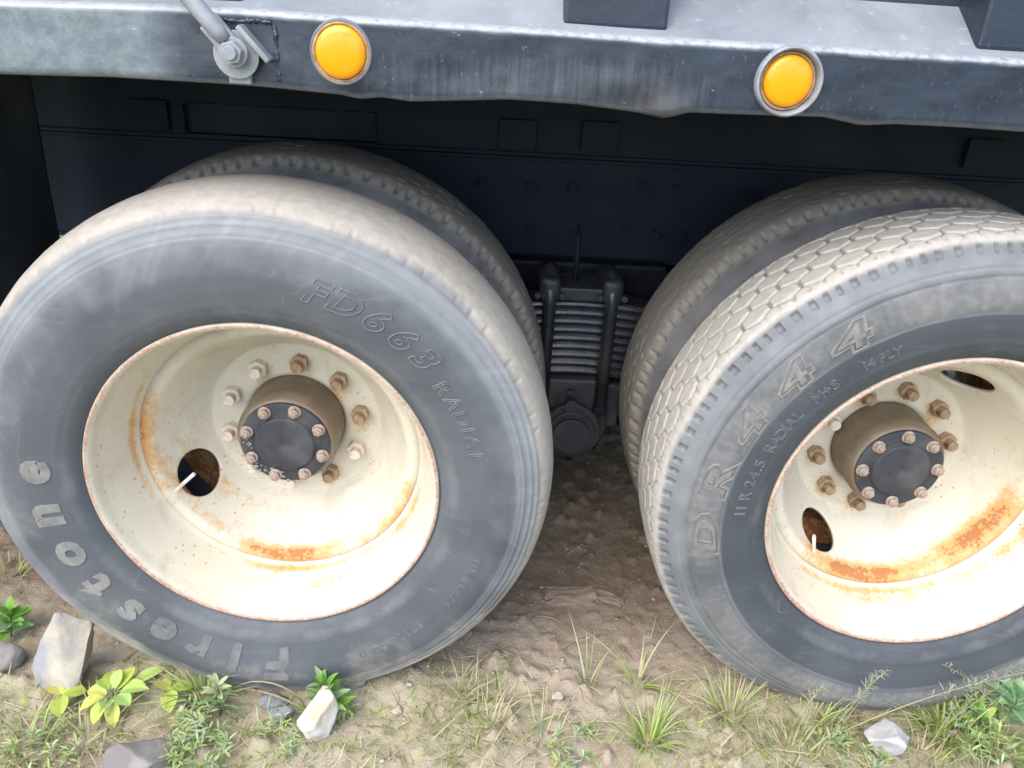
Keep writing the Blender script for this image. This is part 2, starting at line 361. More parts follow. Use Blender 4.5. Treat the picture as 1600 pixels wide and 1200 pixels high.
def gz(x, y):
    i = (x+1.2)/.006; j = (y+.5)/.006
    if not (0 <= i < len(_hx)-1 and 0 <= j < len(_hy)-1): return 0.0
    i0, j0 = int(i), int(j); a, b = i-i0, j-j0
    return float(_HG[i0, j0]*(1-a)*(1-b)+_HG[i0+1, j0]*a*(1-b)+_HG[i0, j0+1]*(1-a)*b+_HG[i0+1, j0+1]*a*b)

# ------------------------------------------------------------------ truck root
truck = tag(empty('dump_truck', (.65, .28, 0)), 'black dump truck with cream rusty dual rear wheels standing on dirt', 'truck')
T = Matrix.Translation((.65, .28, 0)).inverted()
_pending = []
def part(o):                       # world-built geometry: parent to the truck and keep its place
    o.parent = truck; o.matrix_parent_inverse = T; return o

# ---- rail of the body
RB = [(-2.5, 1.272), (-.6, 1.271), (-.319, 1.270), (-.161, 1.2748), (-.04, 1.2741), (.054, 1.2729), (.176, 1.2677), (.204, 1.2619), (.238, 1.2673), (.281, 1.2632), (.357, 1.2682), (.433, 1.274), (.53, 1.2727), (.627, 1.265), (.667, 1.2597), (.70, 1.2697), (.773, 1.2708), (.909, 1.2742), (.971, 1.2644), (1.019, 1.2698), (1.118, 1.2703), (1.218, 1.2689), (1.6, 1.271), (4.2, 1.272)]
RT = [(-2.5, 1.375), (-.296, 1.372), (-.072, 1.3785), (.081, 1.3795), (.135, 1.3777), (.391, 1.3764), (.651, 1.3734), (.895, 1.374), (1.182, 1.3724), (4.2, 1.373)]
LAMPS = [(.1815, 1.3280), (.8400, 1.3235)]
def make_rail():
    xs = np.unique(np.round(np.r_[np.arange(-2.5, -.5, .05), np.arange(-.5, 1.7, .004), np.arange(1.7, 4.21, .05)], 4))
    zb = np.interp(xs, *np.array(RB).T); zt = np.interp(xs, *np.array(RT).T)
    for _ in range(3): zb[1:-1] = .25*zb[:-2]+.5*zb[1:-1]+.25*zb[2:]; zt[1:-1] = .25*zt[:-2]+.5*zt[1:-1]+.25*zt[2:]
    prof = []                      # (y, kind, t)
    for y, t in [(.10, 1.0), (.04, 1.0), (.010, 1.0), (-.006, .995), (-.014, .975), (-.019, .94)]: prof.append((y, t))
    for t in np.linspace(.90, .10, 26): prof.append((-.020, t))
    for y, t in [(-.019, .06), (-.015, .025), (-.008, .004), (.002, 0), (.03, 0), (.055, 0), (.055, .06), (.03, .07), (.0, .07), (-.006, .12), (-.006, .9), (.09, .93)]: prof.append((y, t))
    prof = np.array(prof); nx = len(xs); npf = len(prof)
    Z = zb[:, None]+(zt-zb)[:, None]*prof[None, :, 1]; Y = np.tile(prof[:, 0], (nx, 1)); X = np.tile(xs[:, None], (1, npf))
    P = np.c_[X.ravel(), Y.ravel(), Z.ravel()]
    Y = Y+((fbm(P*np.array([5, 1, 9]), 3, 4)-.5)*.010+(fbm(P*np.array([22, 1, 30]), 2, 8)-.5)*.0028).reshape(nx, npf)
    def dent(x0, z0, sx, sz, d): return d*np.exp(-((X-x0)/sx)**2-((Z-z0)/sz)**2)
    Y = Y+dent(.665, 1.27, .03, .022, -.005)+dent(.60, 1.275, .05, .02, .008)+dent(.204, 1.265, .02, .015, .006)+dent(.965, 1.268, .03, .015, .006)
    for lx, lz in LAMPS:           # flatten the skin beneath the lamps
        w = np.exp(-(np.hypot(X-lx, Z-lz)/.05)**4)*(np.tile(prof[:, 0], (nx, 1)) < -.0195); Y = Y*(1-w)-.020*w
    t = np.tile(prof[:, 1], (nx, 1)); front = (np.arange(npf) < 34)[None, :]
    fade = sstep(.02, -.16, X)*.9+.25*np.exp(-((X-.15)/.12)**2)  # rail colour paler towards the left end, weakly so near the first lamp
    wear = np.exp(-((X-.42)/.22)**2)*sstep(.85, .3, t)+.9*np.exp(-((X-.62)/.10)**2)*sstep(1, .4, t)+.35*sstep(.6, 1.2, X)*sstep(.5, .1, t)
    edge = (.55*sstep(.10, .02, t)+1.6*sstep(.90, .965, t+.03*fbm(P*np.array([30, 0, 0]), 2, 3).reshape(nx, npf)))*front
    mud = np.exp(-((X-.66)/.035)**2)*sstep(.55, .1, t)
    F = gridfaces(nx, npf, False, flip=True)
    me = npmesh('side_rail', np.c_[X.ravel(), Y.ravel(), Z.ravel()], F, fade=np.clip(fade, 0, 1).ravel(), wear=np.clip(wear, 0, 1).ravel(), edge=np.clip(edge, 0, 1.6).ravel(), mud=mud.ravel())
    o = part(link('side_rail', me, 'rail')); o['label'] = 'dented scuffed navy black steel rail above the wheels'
make_rail()
# ---- pale grey sloped skirt above the rail, posts, body wall and floor
def make_skirt():
    xs = np.r_[np.arange(-2.5, -.5, .1), np.arange(-.5, 1.7, .012), np.arange(1.7, 4.21, .1)]; vs_ = np.linspace(0, 1, 14)
    zt = np.interp(xs, *np.array(RT).T); X, W = np.meshgrid(xs, vs_, indexing='ij')
    Y = -.001+.104*W; Z = zt[:, None]-.004+.070*W
    P = np.c_[X.ravel(), Y.ravel(), Z.ravel()]; Z = Z+((fbm(P*np.array([7, 9, 1]), 3, 12)-.5)*.009).reshape(X.shape)*np.sin(np.pi*np.clip(W*1.0, 0, 1))
    me = npmesh('sloped_skirt', np.c_[X.ravel(), Y.ravel(), Z.ravel()], gridfaces(len(xs), 14, False))
    part(link('sloped_skirt', me, 'slope'))
make_skirt()
def wall(bm):
    box(bm, (-2.5, .101, 1.42), (4.2, .125, 2.35))
part(bmobj('body_wall', wall, 'rail'))
part(bmobj('body_floor', lambda bm: box(bm, (-2.5, .104, 1.36), (4.2, 2.43, 1.405)), 'black_steel'))
part(bmobj('body_wall', lambda bm: box(bm, (-2.5, 2.43, 1.30), (4.2, 2.46, 2.35)), 'rail'))
part(bmobj('body_wall', lambda bm: box(bm, (-2.53, .0, 1.30), (-2.502, 2.46, 2.45)), 'rail'))
for x0 in (-1.37, -.745, -.12, .504, 1.128, 1.752, 2.376, 3.0):
    pm = bmobj('body_post', lambda bm: box(bm, (x0, .016, 1.380), (x0+.155, .108, 2.36)), 'rail', bevel=.006); part(pm)
# ---- amber marker lamps
for i, (lx, lz) in enumerate(LAMPS):
    if i == 0: pr = [(-.0195, .0455), (-.0225, .0448), (-.0240, .0435), (-.0240, .0422), (-.0230, .0405), (-.019, .0392), (-.010, .0388), (-.004, .0385)]
    else: pr = [(-.0195, .0500), (-.030, .0498), (-.0335, .0485), (-.0345, .0465), (-.0335, .0450), (-.029, .0435), (-.016, .0415), (-.004, .0400)]
    z = link('marker_lamp', lathe([(a, b) for a, b in pr], 64, 'marker_lamp'), 'lamp_bezel' if i else 'lamp_bezel_dark'); z.location = (lx, 0, lz); part(z)
    z['label'] = 'round amber marker lamp beside the brace bolt' if i == 0 else 'round amber marker lamp in deep grey ring'
    yo = -.0245 if i == 0 else -.0235
    lp = [(yo+.020, .0370), (yo+.004, .0370), (yo-.001, .0362), (yo-.004, .0340), (yo-.0058, .027), (yo-.0068, .014), (yo-.0070, .0005)]
    l = link('lens', lathe(lp, 64, 'lens'), 'lens'); l.parent = z
    def gasket(bm):
        for k in range(40):
            pass
    g = link('gasket', lathe([(yo+.012, .0415), (yo+.001, .0412), (yo+.0005, .0385), (yo+.002, .0372), (yo+.012, .0371)], 64, 'gasket'), 'nut_rust'); g.parent = z
# ---- brace rod with eyelet and bolt
def rod(bm):
    p0 = Vector((.034, -.046, 1.326)); d = Vector((-.055, 0, .063)).normalized()
    tube(bm, [p0+d*.014, p0+d*.03, p0+d*.045, p0+d*.25, p0+d*.6], [.010, .0125, .0125, .0125, .0125], 16)
br = part(bmobj('brace_rod', rod, 'grey_paint', smooth=True)); br['label'] = 'pale grey brace rod bolted to the rail'
def eyelet(bm):
    m = Matrix.Translation((.034, -.040, 1.322)) @ Matrix.Rotation(math.radians(-41), 4, 'Y')
    box(bm, (-.016, -.007, -.012), (.016, .007, .052), m)
def under(o, p): o.parent = p; return o
under(bmobj('eyelet', eyelet, 'grey_paint', bevel=.004), br)
under(bmobj('mounting_boss', lambda bm: cyl(bm, .033, -.018, -.037, 28, .026, (.034, 1.318)), 'grey_paint', bevel=.0015), br)
under(bmobj('washer', lambda bm: cyl(bm, .0205, -.047, -.051, 28, None, (.034, 1.322)), 'grey_paint', bevel=.001), br)
under(bmobj('nut', lambda bm: cyl(bm, .0165, -.051, -.063, 6, None, (.034, 1.322), .3), 'grey_paint', bevel=.0018), br)
under(bmobj('bolt_end', lambda bm: cyl(bm, .0095, -.063, -.068, 20, None, (.034, 1.322)), 'grey_paint', bevel=.001), br)
def gus(bm):
    m = Matrix.Translation((.062, -.030, 1.335)) @ Matrix.Rotation(math.radians(-42), 4, 'Y')
    box(bm, (-.006, -.014, -.030), (.002, .014, .030), m)
    box(bm, (.018, -.030, 1.278), (.05, -.018, 1.304))
under(bmobj('gusset', gus, 'grey_paint', bevel=.002), br)
for k_, path in enumerate(([(.088, 1.282), (.090, 1.300), (.087, 1.322), (.089, 1.345), (.086, 1.360)], [(.084, 1.362), (.060, 1.364), (.035, 1.361), (.016, 1.363)])):
    def weld(bm):
        rn = random.Random(8+k_); pts = []
        for (x0, z0), (x1, z1) in zip(path, path[1:]):
            for k in range(7): pts.append((x0+(x1-x0)*k/7+rn.gauss(0, .0011), -.0200+rn.uniform(-.0008, .0012), z0+(z1-z0)*k/7+rn.gauss(0, .0011)))
        tube(bm, pts, [rn.uniform(.0014, .0044) for _ in pts], 8)
    part(bmobj('weld_bead', weld, 'rail', smooth=True))

# ------------------------------------------------------------------ wheels
YC = .110                                              # middle plane of the outer tyre
def tyre_profile(kind):
    if kind == 'lug':
        h = [(.016, .322), (.000, .333), (-.012, .343), (-.024, .366), (-.031, .400), (-.0335, .425), (-.0315, .428), (-.0335, .450), (-.0295, .475), (-.022, .496), (-.016, .508), (-.009, .518), (-.003, .527), (.004, .537), (.011, .546), (.020, .5515), (.035, .5545), (.07, .5565), (.11, .557)]
    elif kind == 'bald':
        h = [(.016, .322), (.000, .333), (-.012, .343), (-.024, .366), (-.031, .400), (-.034, .430), (-.031, .460), (-.025, .480), (-.018, .496), (-.010, .512), (-.002, .524), (.008, .5345), (.022, .543), (.045, .550), (.075, .5545), (.11, .556)]
    else:
        h = [(.016, .322), (.000, .333), (-.012, .343), (-.024, .366), (-.031, .400), (-.034, .430), (-.030, .465), (-.022, .494), (-.012, .514), (-.003, .528), (.006, .540), (.016, .547), (.035, .5525), (.07, .5555), (.11, .556)]
    h = h+[(2*YC-y, r) for y, r in h[-2::-1]]
    p, _ = smooth_prof(h, {'lug': .0024, 'bald': .0028, 'inner': .0042}[kind], 5)
    keep = np.ones(len(p), bool)
    keep[1::2] = (p[1::2, 1] > (.484 if kind == 'lug' else .482)) & ((p[1::2, 0] < YC+.02) | (p[1::2, 1] > .53))
    keep[0] = keep[-1] = True
    p = p[keep]; return p, np.r_[0, np.cumsum(np.hypot(*np.diff(p, axis=0).T))]
PROF = {}
def make_tyre(kind):
    p, s = tyre_profile(kind); PROF[kind] = p
    n = {'lug': 2000, 'bald': 800, 'inner': 960}[kind]; npf = len(p)
    tg = np.gradient(p, axis=0); tg /= np.linalg.norm(tg, axis=1)[:, None]
    nr = np.c_[-tg[:, 1], tg[:, 0]]                    # outward normal in (y, r)
    mid = npf//2
    if nr[mid, 1] < 0: nr = -nr
    ph = np.linspace(0, 2*math.pi, n, endpoint=False)
    PH, K = np.meshgrid(ph, np.arange(npf), indexing='ij')
    y = p[K, 0]; r = p[K, 1]; yy = y-YC
    D = np.zeros_like(y)                               # displacement along the normal
    R0 = .556
    pos = np.c_[(np.cos(PH)*r).ravel(), y.ravel(), (np.sin(PH)*r).ravel()]
    big = fbm(pos*7, 4, 31).reshape(y.shape); fin = fbm(pos*45, 3, 33).reshape(y.shape)
    side = r < .532
    if kind == 'bald':
        for r0, a, w in ((.519, .0026, .0028), (.508, .0022, .0024), (.494, .0024, .0026), (.4865, .0018, .002), (.372, .0012, .003)): D += a*np.exp(-((r-r0)/w)**2)
        # the last remains of shoulder cuts in the worn tread edge
        for rows, (yn, wd) in enumerate(((.004, .010), (2*YC-.004, .010))):
            N = 96; fr = (PH*N/(2*math.pi)+.3*np.sin(PH*5)) % 1
            D -= .0032*np.exp(-((y-yn)/(wd*.6))**2)*(np.abs(fr-.5) < .07)*(r > .515)*sstep(.42, .60, vnoise(np.c_[(PH*N/(2*math.pi)).ravel().astype(int)*1.7, y.ravel()*0+rows, y.ravel()*0], 5).reshape(y.shape))
        D += (big-.5)*.002*(r > .5)+(fin-.5)*.0008*(r > .5)
        dust = sstep(.510, .545, r+(big-.5)*.022)*.95
        chalk = .45*np.exp(-((r-.512)/.016)**2)+.30*np.exp(-((r-.488)/.010)**2)+.22*sstep(.40, .47, r)*sstep(.15, .6, np.sin(PH)*.5+.5)+.2*np.exp(-((r-.36)/.012)**2)
        dust = dust+.42*sstep(-.15, -.5, pos[:, 2].reshape(y.shape))*sstep(.45, .53, r+(fin-.5)*.03)
        chalk = chalk+.55*np.clip(vnoise(np.c_[(PH*46+6*np.sin(r*14)).ravel(), (r*16).ravel(), 0*r.ravel()], 16).reshape(r.shape)-.70, 0, 1)*sstep(.35, .40, r)*sstep(.40, .62, big)
        splash = sstep(.48, .85, fbm(pos*16, 4, 71).reshape(r.shape)+.10*sstep(.2, -.5, pos[:, 2].reshape(r.shape)))
        dust = dust+.22*splash*sstep(.0, -.45, pos[:, 2].reshape(r.shape))*(r > .36)
        for r0 in (.350, .356, .362, .385, .470): D += .0008*np.exp(-((r-r0)/.0022)**2)
        dark = np.zeros_like(r)
    elif kind == 'lug':
        # hexagonal tread blocks
        cv = .037
        u = PH*56/(2*math.pi); v = yy/cv+.5
        cu = 2*math.pi*R0/56; best = np.full(y.shape, 9.); sec = best.copy(); z0 = np.zeros_like(y); b = [z0, z0]; c2 = [z0, z0]
        j0 = np.round(v)
        for dj in (-1, 0, 1):
            j = j0+dj; off = .5*(np.mod(j, 2))
            i0 = np.round(u-off)
            for di in (-1, 0, 1):
                cx_ = i0+di+off; d = (u-cx_)**2+((v-j)*.866)**2
                m = d < best; m2 = (~m) & (d < sec)
                c2 = [np.where(m, b[0], np.where(m2, cx_, c2[0])), np.where(m, b[1], np.where(m2, j, c2[1]))]
                sec = np.where(m, best, np.where(m2, d, sec)); best = np.where(m, d, best)
                b = [np.where(m, cx_, b[0]), np.where(m, j, b[1])]
        gm = 2*np.hypot((b[0]-c2[0])/cu, (b[1]-c2[1])*.75/cv)+1e-9
        g = (sec-best)/gm                                # metres to the nearest block edge
        groove = sstep(.0046, .0022, g)*(np.abs(yy) < .082)*(r > .545)
        worn = .3+.7*sstep(.35, .6, big+.22*np.cos(PH-math.radians(80)))
        D -= .0055*groove*worn
        # shoulder lugs: two rows of pockets
        N = 118
        for sgn in (0, 1):
            ys = y if sgn == 0 else 2*YC-y
            fr = (PH*N/(2*math.pi)+.18*np.sin(PH*23)) % 1
            D -= .0075*((np.abs(fr-.5) < .20))*np.exp(-(((r-.533)/.0065)**4))*(ys < .03)
            fr2 = (PH*N/(2*math.pi)+.5) % 1
            D -= .0042*(np.abs(fr2-.5) < .11)*np.exp(-((ys-.028)/.008)**4)*(.3+.7*sstep(.4, .55, big))
        for r0, a, w in ((.5045, -.0020, .0018), (.4905, -.0020, .0018), (.430, .0012, .0022), (.372, .0012, .003)): D += a*np.exp(-((r-r0)/w)**2)
        D += (big-.5)*.0018*(r > .5)+(fin-.5)*.0012*(r > .5)
        dust = sstep(.534, .552, r+(big-.5)*.012)*(.85+.15*fin)*(1-.6*groove*(.4+.6*worn))
        chalk = .42*np.exp(-((r-.512)/.019)**4)+.35*np.exp(-((r-.537)/.008)**2)+.25*np.exp(-((r-.4285)/.0016)**2)+.15*np.exp(-((r-.36)/.012)**2)
        up = sstep(.428, .440, r)*sstep(.505, .485, r)
        dust = dust+up*(.09+.08*sstep(.35, .7, big)+.06*vnoise(np.c_[(PH*60).ravel(), (r*20).ravel(), 0*r.ravel()], 6).reshape(r.shape))
        dust = dust+.20*sstep(-.25, -.5, pos[:, 2].reshape(y.shape))*sstep(.43, .47, r)
        dark = sstep(.4285, .4265, r)
    else:
        N = 110
        for sgn in (0, 1):
            ys = y if sgn == 0 else 2*YC-y
            fr = (PH*N/(2*math.pi)+.25*np.sin(PH*17)) % 1
            D -= .010*(np.abs(fr-.5) < .15)*np.exp(-(((r-.541)/.0065)**4))*(ys < .03)
        for yg in (-.045, 0, .045):
            D -= .0010*np.exp(-((yy-yg-.006*np.sign(np.sin(PH*46))*np.minimum(1, np.abs(np.sin(PH*46))*2))/.0035)**2)
        fr3 = (PH*62/(2*math.pi)+.5*(np.floor(yy/.028) % 2)) % 1
        D -= .0035*(np.abs(fr3-.5) < .16)*np.exp(-((((yy/.028) % 1)-.5)/.16)**4)*(np.abs(yy) < .085)*sstep(.4, .6, big)
        for r0, a, w in ((.505, .002, .004), (.485, .002, .004)): D += a*np.exp(-((r-r0)/w)**2)
        D += (fin-.5)*.002*(r > .5)
        dust = sstep(.520, .55, r+(big-.5)*.03)*.9+.18*sstep(.45, .5, r); chalk = .3*np.exp(-((r-.5)/.03)**2)
        dark = np.zeros_like(r)
    Y = y+nr[K, 0]*D; R = r+nr[K, 1]*D
    X = np.cos(PH)*R; Z = np.sin(PH)*R
    low = np.exp(-((PH-1.5*math.pi)/.36)**2)           # loaded: flat foot and bulging wall
    Y = Y+np.where(yy < 0, -1, 1)*.020*low*np.exp(-((r-.47)/.06)**2)
    flat = -.520; Z = np.where(Z < flat, flat+(Z-flat)*.12, Z)
    me = npmesh('tyre', np.c_[X.ravel(), Y.ravel(), Z.ravel()], gridfaces(n, npf, flip=True), dust=np.clip(dust, 0, 1).ravel(), dark=dark.ravel(), chalk=np.clip(chalk, 0, 1).ravel())
    me.materials.append(M['rubber_'+kind]); return me
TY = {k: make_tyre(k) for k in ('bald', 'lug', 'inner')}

RIM_P = [(.030, .318), (.012, .326), (.002, .3335), (-.006, .3335), (-.0095, .330), (-.008, .3255), (-.002, .3215), (.008, .3190), (.022, .3165), (.05, .308), (.085, .298), (.108, .2915), (.119, .2875), (.1255, .2835), (.1290, .2795), (.1330, .2790), (.150, .279), (.200, .281), (.212, .290), (.222, .312), (.230, .334), (.224, .336)]
DISC_P = [(.145, .2775), (.1325, .2770), (.1285, .2745), (.1280, .2700), (.1310, .2660), (.140, .2610), (.158, .2535), (.180, .2435), (.205, .2310), (.230, .2165), (.250, .2030), (.262, .1935), (.267, .1880), (.2685, .1830), (.2690, .1750), (.2690, .1500), (.2690, .1160), (.2700, .1130), (.2740, .1120), (.288, .1120)]
def blobs(PH, S, L):
    t = np.zeros_like(PH)
    for a, sa, s0, ss, amp in L:
        d = (PH-math.radians(a)+math.pi) % (2*math.pi)-math.pi
        t = t+amp*np.exp(-np.abs(d/math.radians(sa))**2.6-((S-s0)/ss)**2)
    return t
def revolve_painted(name, prof, n, rust, hole=None, edgefn=None, mat='rim'):
    p, s = smooth_prof(prof, .004, 1); npf = len(p); ph = np.linspace(0, 2*math.pi, n, endpoint=False)
    PH, K = np.meshgrid(ph, np.arange(npf), indexing='ij'); S = s[K]
    y = p[K, 0].copy(); r = p[K, 1].copy()
    F = gridfaces(n, npf, flip=True)
    if hole:
        rh, ymid, angs = hole; k0 = int(np.argmin(np.abs(p[:, 0]-ymid)+(p[:, 1] < .19)*9)); s0 = s[k0]; r0 = p[k0, 1]
        keep = np.ones(len(F), bool); PHf = PH.copy(); Sf = S.copy()
        for a in angs:
            a = math.radians(a)
            dphi = (PH-a+math.pi) % (2*math.pi)-math.pi; du = dphi*r0; dv = S-s0; d = np.hypot(du, dv).ravel()
            inside = d[F].mean(1) < rh
            keep &= ~inside
            used_in = np.zeros(PH.size, bool); used_in[F[inside].ravel()] = True
            used_out = np.zeros(PH.size, bool); used_out[F[~inside].ravel()] = True
            b = (used_in & used_out).reshape(PH.shape); dd = np.maximum(d.reshape(PH.shape), 1e-6)
            PHf = np.where(b, a+du/dd*rh/r0, PHf); Sf = np.where(b, s0+dv/dd*rh, Sf)
        F = F[keep]; PH = PHf; y = np.interp(Sf, s, p[:, 0]); r = np.interp(Sf, s, p[:, 1])
    rv = blobs(PH, S, rust)
    if name == 'rim': rv = rv+1.15*sstep(.142, .160, y)
    else:
        px_, pz_ = np.cos(PH)*r, np.sin(PH)*r
        for k in range(10):                              # rust bleeding from the wheel nuts
            a = math.radians(10.3+36*k); amt = (.62, .75, .55, .35, .2, .3, .5, .4, .7, .3)[k]
            dx, dz = px_-.1445*math.cos(a), pz_-.1445*math.sin(a)
            rv = rv+amt*np.exp(-(dx/.022)**2-((dz+.010)/np.where(dz < -.01, .034, .022))**2)
    ed = edgefn(PH, y, r, S) if edgefn else np.zeros_like(PH)
    pos = np.c_[(np.cos(PH)*r).ravel(), y.ravel(), (np.sin(PH)*r).ravel()]
    nz = ((fbm(pos*14, 3, 77)-.5)*.0016).reshape(PH.shape)
    V = np.c_[(np.cos(PH)*(r+nz)).ravel(), y.ravel(), (np.sin(PH)*(r+nz)).ravel()]
    me = npmesh(name, V, F, rust=np.clip(rv, 0, 1.3).ravel(), edge=np.clip(ed, 0, 1).ravel())
    bm = bmesh.new(); bm.from_mesh(me); bmesh.ops.delete(bm, geom=[v for v in bm.verts if not v.link_faces], context='VERTS'); bm.to_mesh(me); bm.free()
    me.materials.append(M[mat]); return me
def lip(PH, y, r, S): return sstep(-.004, -.009, y)*.55+.25*sstep(.004, -.006, y)+.30*sstep(.02, -.004, y)*sstep(-.2, -.95, np.sin(PH))
# rust stains: (angle, angular spread, path position, spread, amount)
SR = .112                                              # path position of the weld on the rim barrel (about)
RUST_RIM = {0: [(-92, 16, .172, .010, .7), (-80, 50, .176, .006, .4), (172, 26, .172, .010, .8), (-28, 16, .166, .012, .7), (-72, 11, .135, .02, .35), (-75, 40, .03, .018, .35), (-95, 22, .022, .012, .35)],
            1: [(-95, 34, .172, .010, .75), (-28, 22, .162, .012, .6), (-84, 25, .150, .014, .4), (-38, 30, .03, .02, .6), (-90, 40, .022, .014, .4)]}
RUST_DISC = {0: [(-90, 21, .026, .011, 1.05), (-88, 40, .030, .018, .42), (176, 24, .018, .014, .95), (-152, 30, .05, .02, .33), (-30, 18, .018, .012, .7), (205, 30, .10, .02, .22), (-140, 60, .128, .02, .25)],
             1: [(-100, 30, .028, .016, 1.0), (-84, 40, .035, .022, .6), (-30, 24, .035, .028, 1.0), (-36, 24, .055, .02, .5), (95, 60, .12, .02, .3)]}
HOLES = {0: [207, 51], 1: [237, 63]}
RIMS, DISCS = {}, {}
for w in (0, 1):
    RIMS[w] = revolve_painted('rim', RIM_P, 420, RUST_RIM[w], None, lip)
    DISCS[w] = revolve_painted('disc', DISC_P, 420, RUST_DISC[w], (.054, .199, HOLES[w]))

def mesh_of(name, fn, mat, bevel=0, smooth=False, seg=2):
    o = bmobj(name, fn, mat, None, bevel, smooth, seg); me = o.data; bpy.data.objects.remove(o); return me
NUT_H = mesh_of('wheel_nut', lambda bm: cyl(bm, .0172, 0, -.024, 6, .0165), 'nut_cream', .0022)
def nut_b(bm): cyl(bm, .0215, .002, -.005, 28, .0195)
NUT_W = mesh_of('washer', nut_b, 'nut_rust', .0012)
NUT_S = mesh_of('stud', lambda bm: cyl(bm, .0112, -.02, -.044, 18, .0105), 'nut_cream', .0016)
def nut_full(bm):
    cyl(bm, .0215, .002, -.006, 28, .0190); cyl(bm, .0174, -.0055, -.026, 6, .0166); cyl(bm, .0190, -.0258, -.0275, 6, .0150); cyl(bm, .0110, -.0272, -.046, 18, .0098)
NUTS = [mesh_of('wheel_nut', nut_full, m, .0012) for m in ('nut_cream', 'nut_rust')]
for me_, mt_ in zip(NUTS, ('nut_washer', 'nut_washer')):
    me_.materials.append(M[mt_])
    for p_ in me_.polygons: p_.material_index = 1 if p_.center.y > -.0058 else 0
CB = []
for m in ('bolt_dusty',):
    def cb(bm): cyl(bm, .0135, .001, -.003, 20, .0130); cyl(bm, .0108, -.0028, -.0130, 6, .0102); cyl(bm, .0060, -.0128, -.0165, 14, .0055)
    CB.append(mesh_of('cap_bolt', cb, m, .0010))
HUB = lathe([(.40, .13), (.292, .13), (.290, .1045), (.268, .1045), (.262, .1045), (.200, .1040), (.182, .1050), (.174, .1010), (.168, .0985), (.1655, .0960), (.1655, .05)], 96, 'hub'); HUB.materials.append(M['hub_metal'])
CAP = lathe([(.170, .0925), (.1605, .0925), (.1585, .0915), (.1578, .0890), (.1578, .0665), (.1570, .0645), (.1530, .0625), (.1500, .0605), (.1490, .0570), (.1480, .030), (.1480, .0075), (.1495, .006), (.1495, .0004)], 96, 'axle_cap'); CAP.materials.append(M['cap_black'])
DRUM = lathe([(.31, .10), (.31, .205), (.33, .212), (.52, .212), (.53, .224), (.56, .224), (.56, .08)], 72, 'brake_drum'); DRUM.materials.append(M['drum'])
def grease_mesh():
    def fn(bm):
        rnd = random.Random(3)
        for k in range(90):
            a = math.radians(rnd.gauss(222, 20)); r = rnd.uniform(.070, .095)
            bmesh.ops.create_icosphere(bm, subdivisions=1, radius=rnd.uniform(.001, .0036), matrix=Matrix.Translation((r*math.cos(a), .1575+rnd.uniform(-.002, .003), r*math.sin(a))) @ Matrix.Diagonal((1.6, .3, 1.2, 1)))
    return mesh_of('grease_crust', fn, 'grease', 0, True)
GREASE = grease_mesh()

def sw_y(kind, r):
    p = PROF[kind]; h = p[:len(p)//2]; return np.interp(r, h[:, 1], h[:, 0])
def glyph_mesh(ch, size, shear, outline, depth, bold=0.0, sx=1.0):
    cu = bpy.data.curves.new('glyph', 'FONT'); cu.body = ch; cu.size = size; cu.shear = shear; cu.align_x = 'CENTER'; cu.resolution_u = 3
    cu.offset = bold
    if outline: cu.fill_mode = 'NONE'; cu.bevel_depth = outline; cu.bevel_resolution = 1; cu.extrude = 0
    else: cu.fill_mode = 'BOTH'; cu.extrude = depth; cu.bevel_depth = min(.0006, depth*.4)
    o = bpy.data.objects.new('glyph', cu); C.objects.link(o)
    dg = bpy.context.evaluated_depsgraph_get(); me = bpy.data.meshes.new_from_object(o.evaluated_get(dg))
    n = len(me.vertices); V = np.empty(n*3, np.float32); me.vertices.foreach_get('co', V); V = V.reshape(-1, 3)
    F = [tuple(p.vertices) for p in me.polygons]
    bpy.data.objects.remove(o); bpy.data.curves.remove(cu); bpy.data.meshes.remove(me)
    return V*np.array([sx, 1, 1]), F
def lettering(name, items, kind, rmid, size, mat, parent, shear=0., outline=0., depth=.0012, lift=.0006, bold=0.0, sx=1.0, fill=False):
    """letters on the sidewall; items: (character, angle in degrees); tops point outwards, read clockwise"""
    for ch, a in items:
        VV, FF, base = [], [], 0
        for sz, ol in ([(size, outline)] if not fill else [(size, outline), (size*.90, 0)]):
            V, F = glyph_mesh(ch, sz, shear, ol, depth, bold if (ol or not fill) else 0, sx if (ol or not fill) else sx*.96)
            if len(V) == 0: continue
            ty = V[:, 1]-sz*.345; r = rmid+ty; ph = math.radians(a)-V[:, 0]/rmid
            pm = np.mod(ph, 2*math.pi); y = sw_y(kind, r)-lift-V[:, 2]-.020*np.exp(-((pm-1.5*math.pi)/.36)**2)*np.exp(-((r-.47)/.06)**2)
            VV.append(np.c_[r*np.cos(ph), y, r*np.sin(ph)]); FF += [tuple(i+base for i in f) for f in F]; base += len(V)
        me = bpy.data.meshes.new(name); me.from_pydata(np.concatenate(VV).tolist(), [], FF); me.update()
        bm = bmesh.new(); bm.from_mesh(me); bmesh.ops.recalc_face_normals(bm, faces=bm.faces); bm.to_mesh(me); bm.free()
        link(name, me, mat, parent)
def spread(txt, a0, a1):
    wd = {'i': .45, 'I': .5, '.': .4, ' ': .55, '1': .7, 't': .65, 'r': .75, 'M': 1.25, '+': .9}
    w = [wd.get(c, 1.0) for c in txt]; tot = sum(w); out = []; t = 0
    for c, k in zip(txt, w):
        out.append((c, a0+(a1-a0)*(t+k/2)/tot)); t += k
    return [(c, a) for c, a in out if c != ' ']

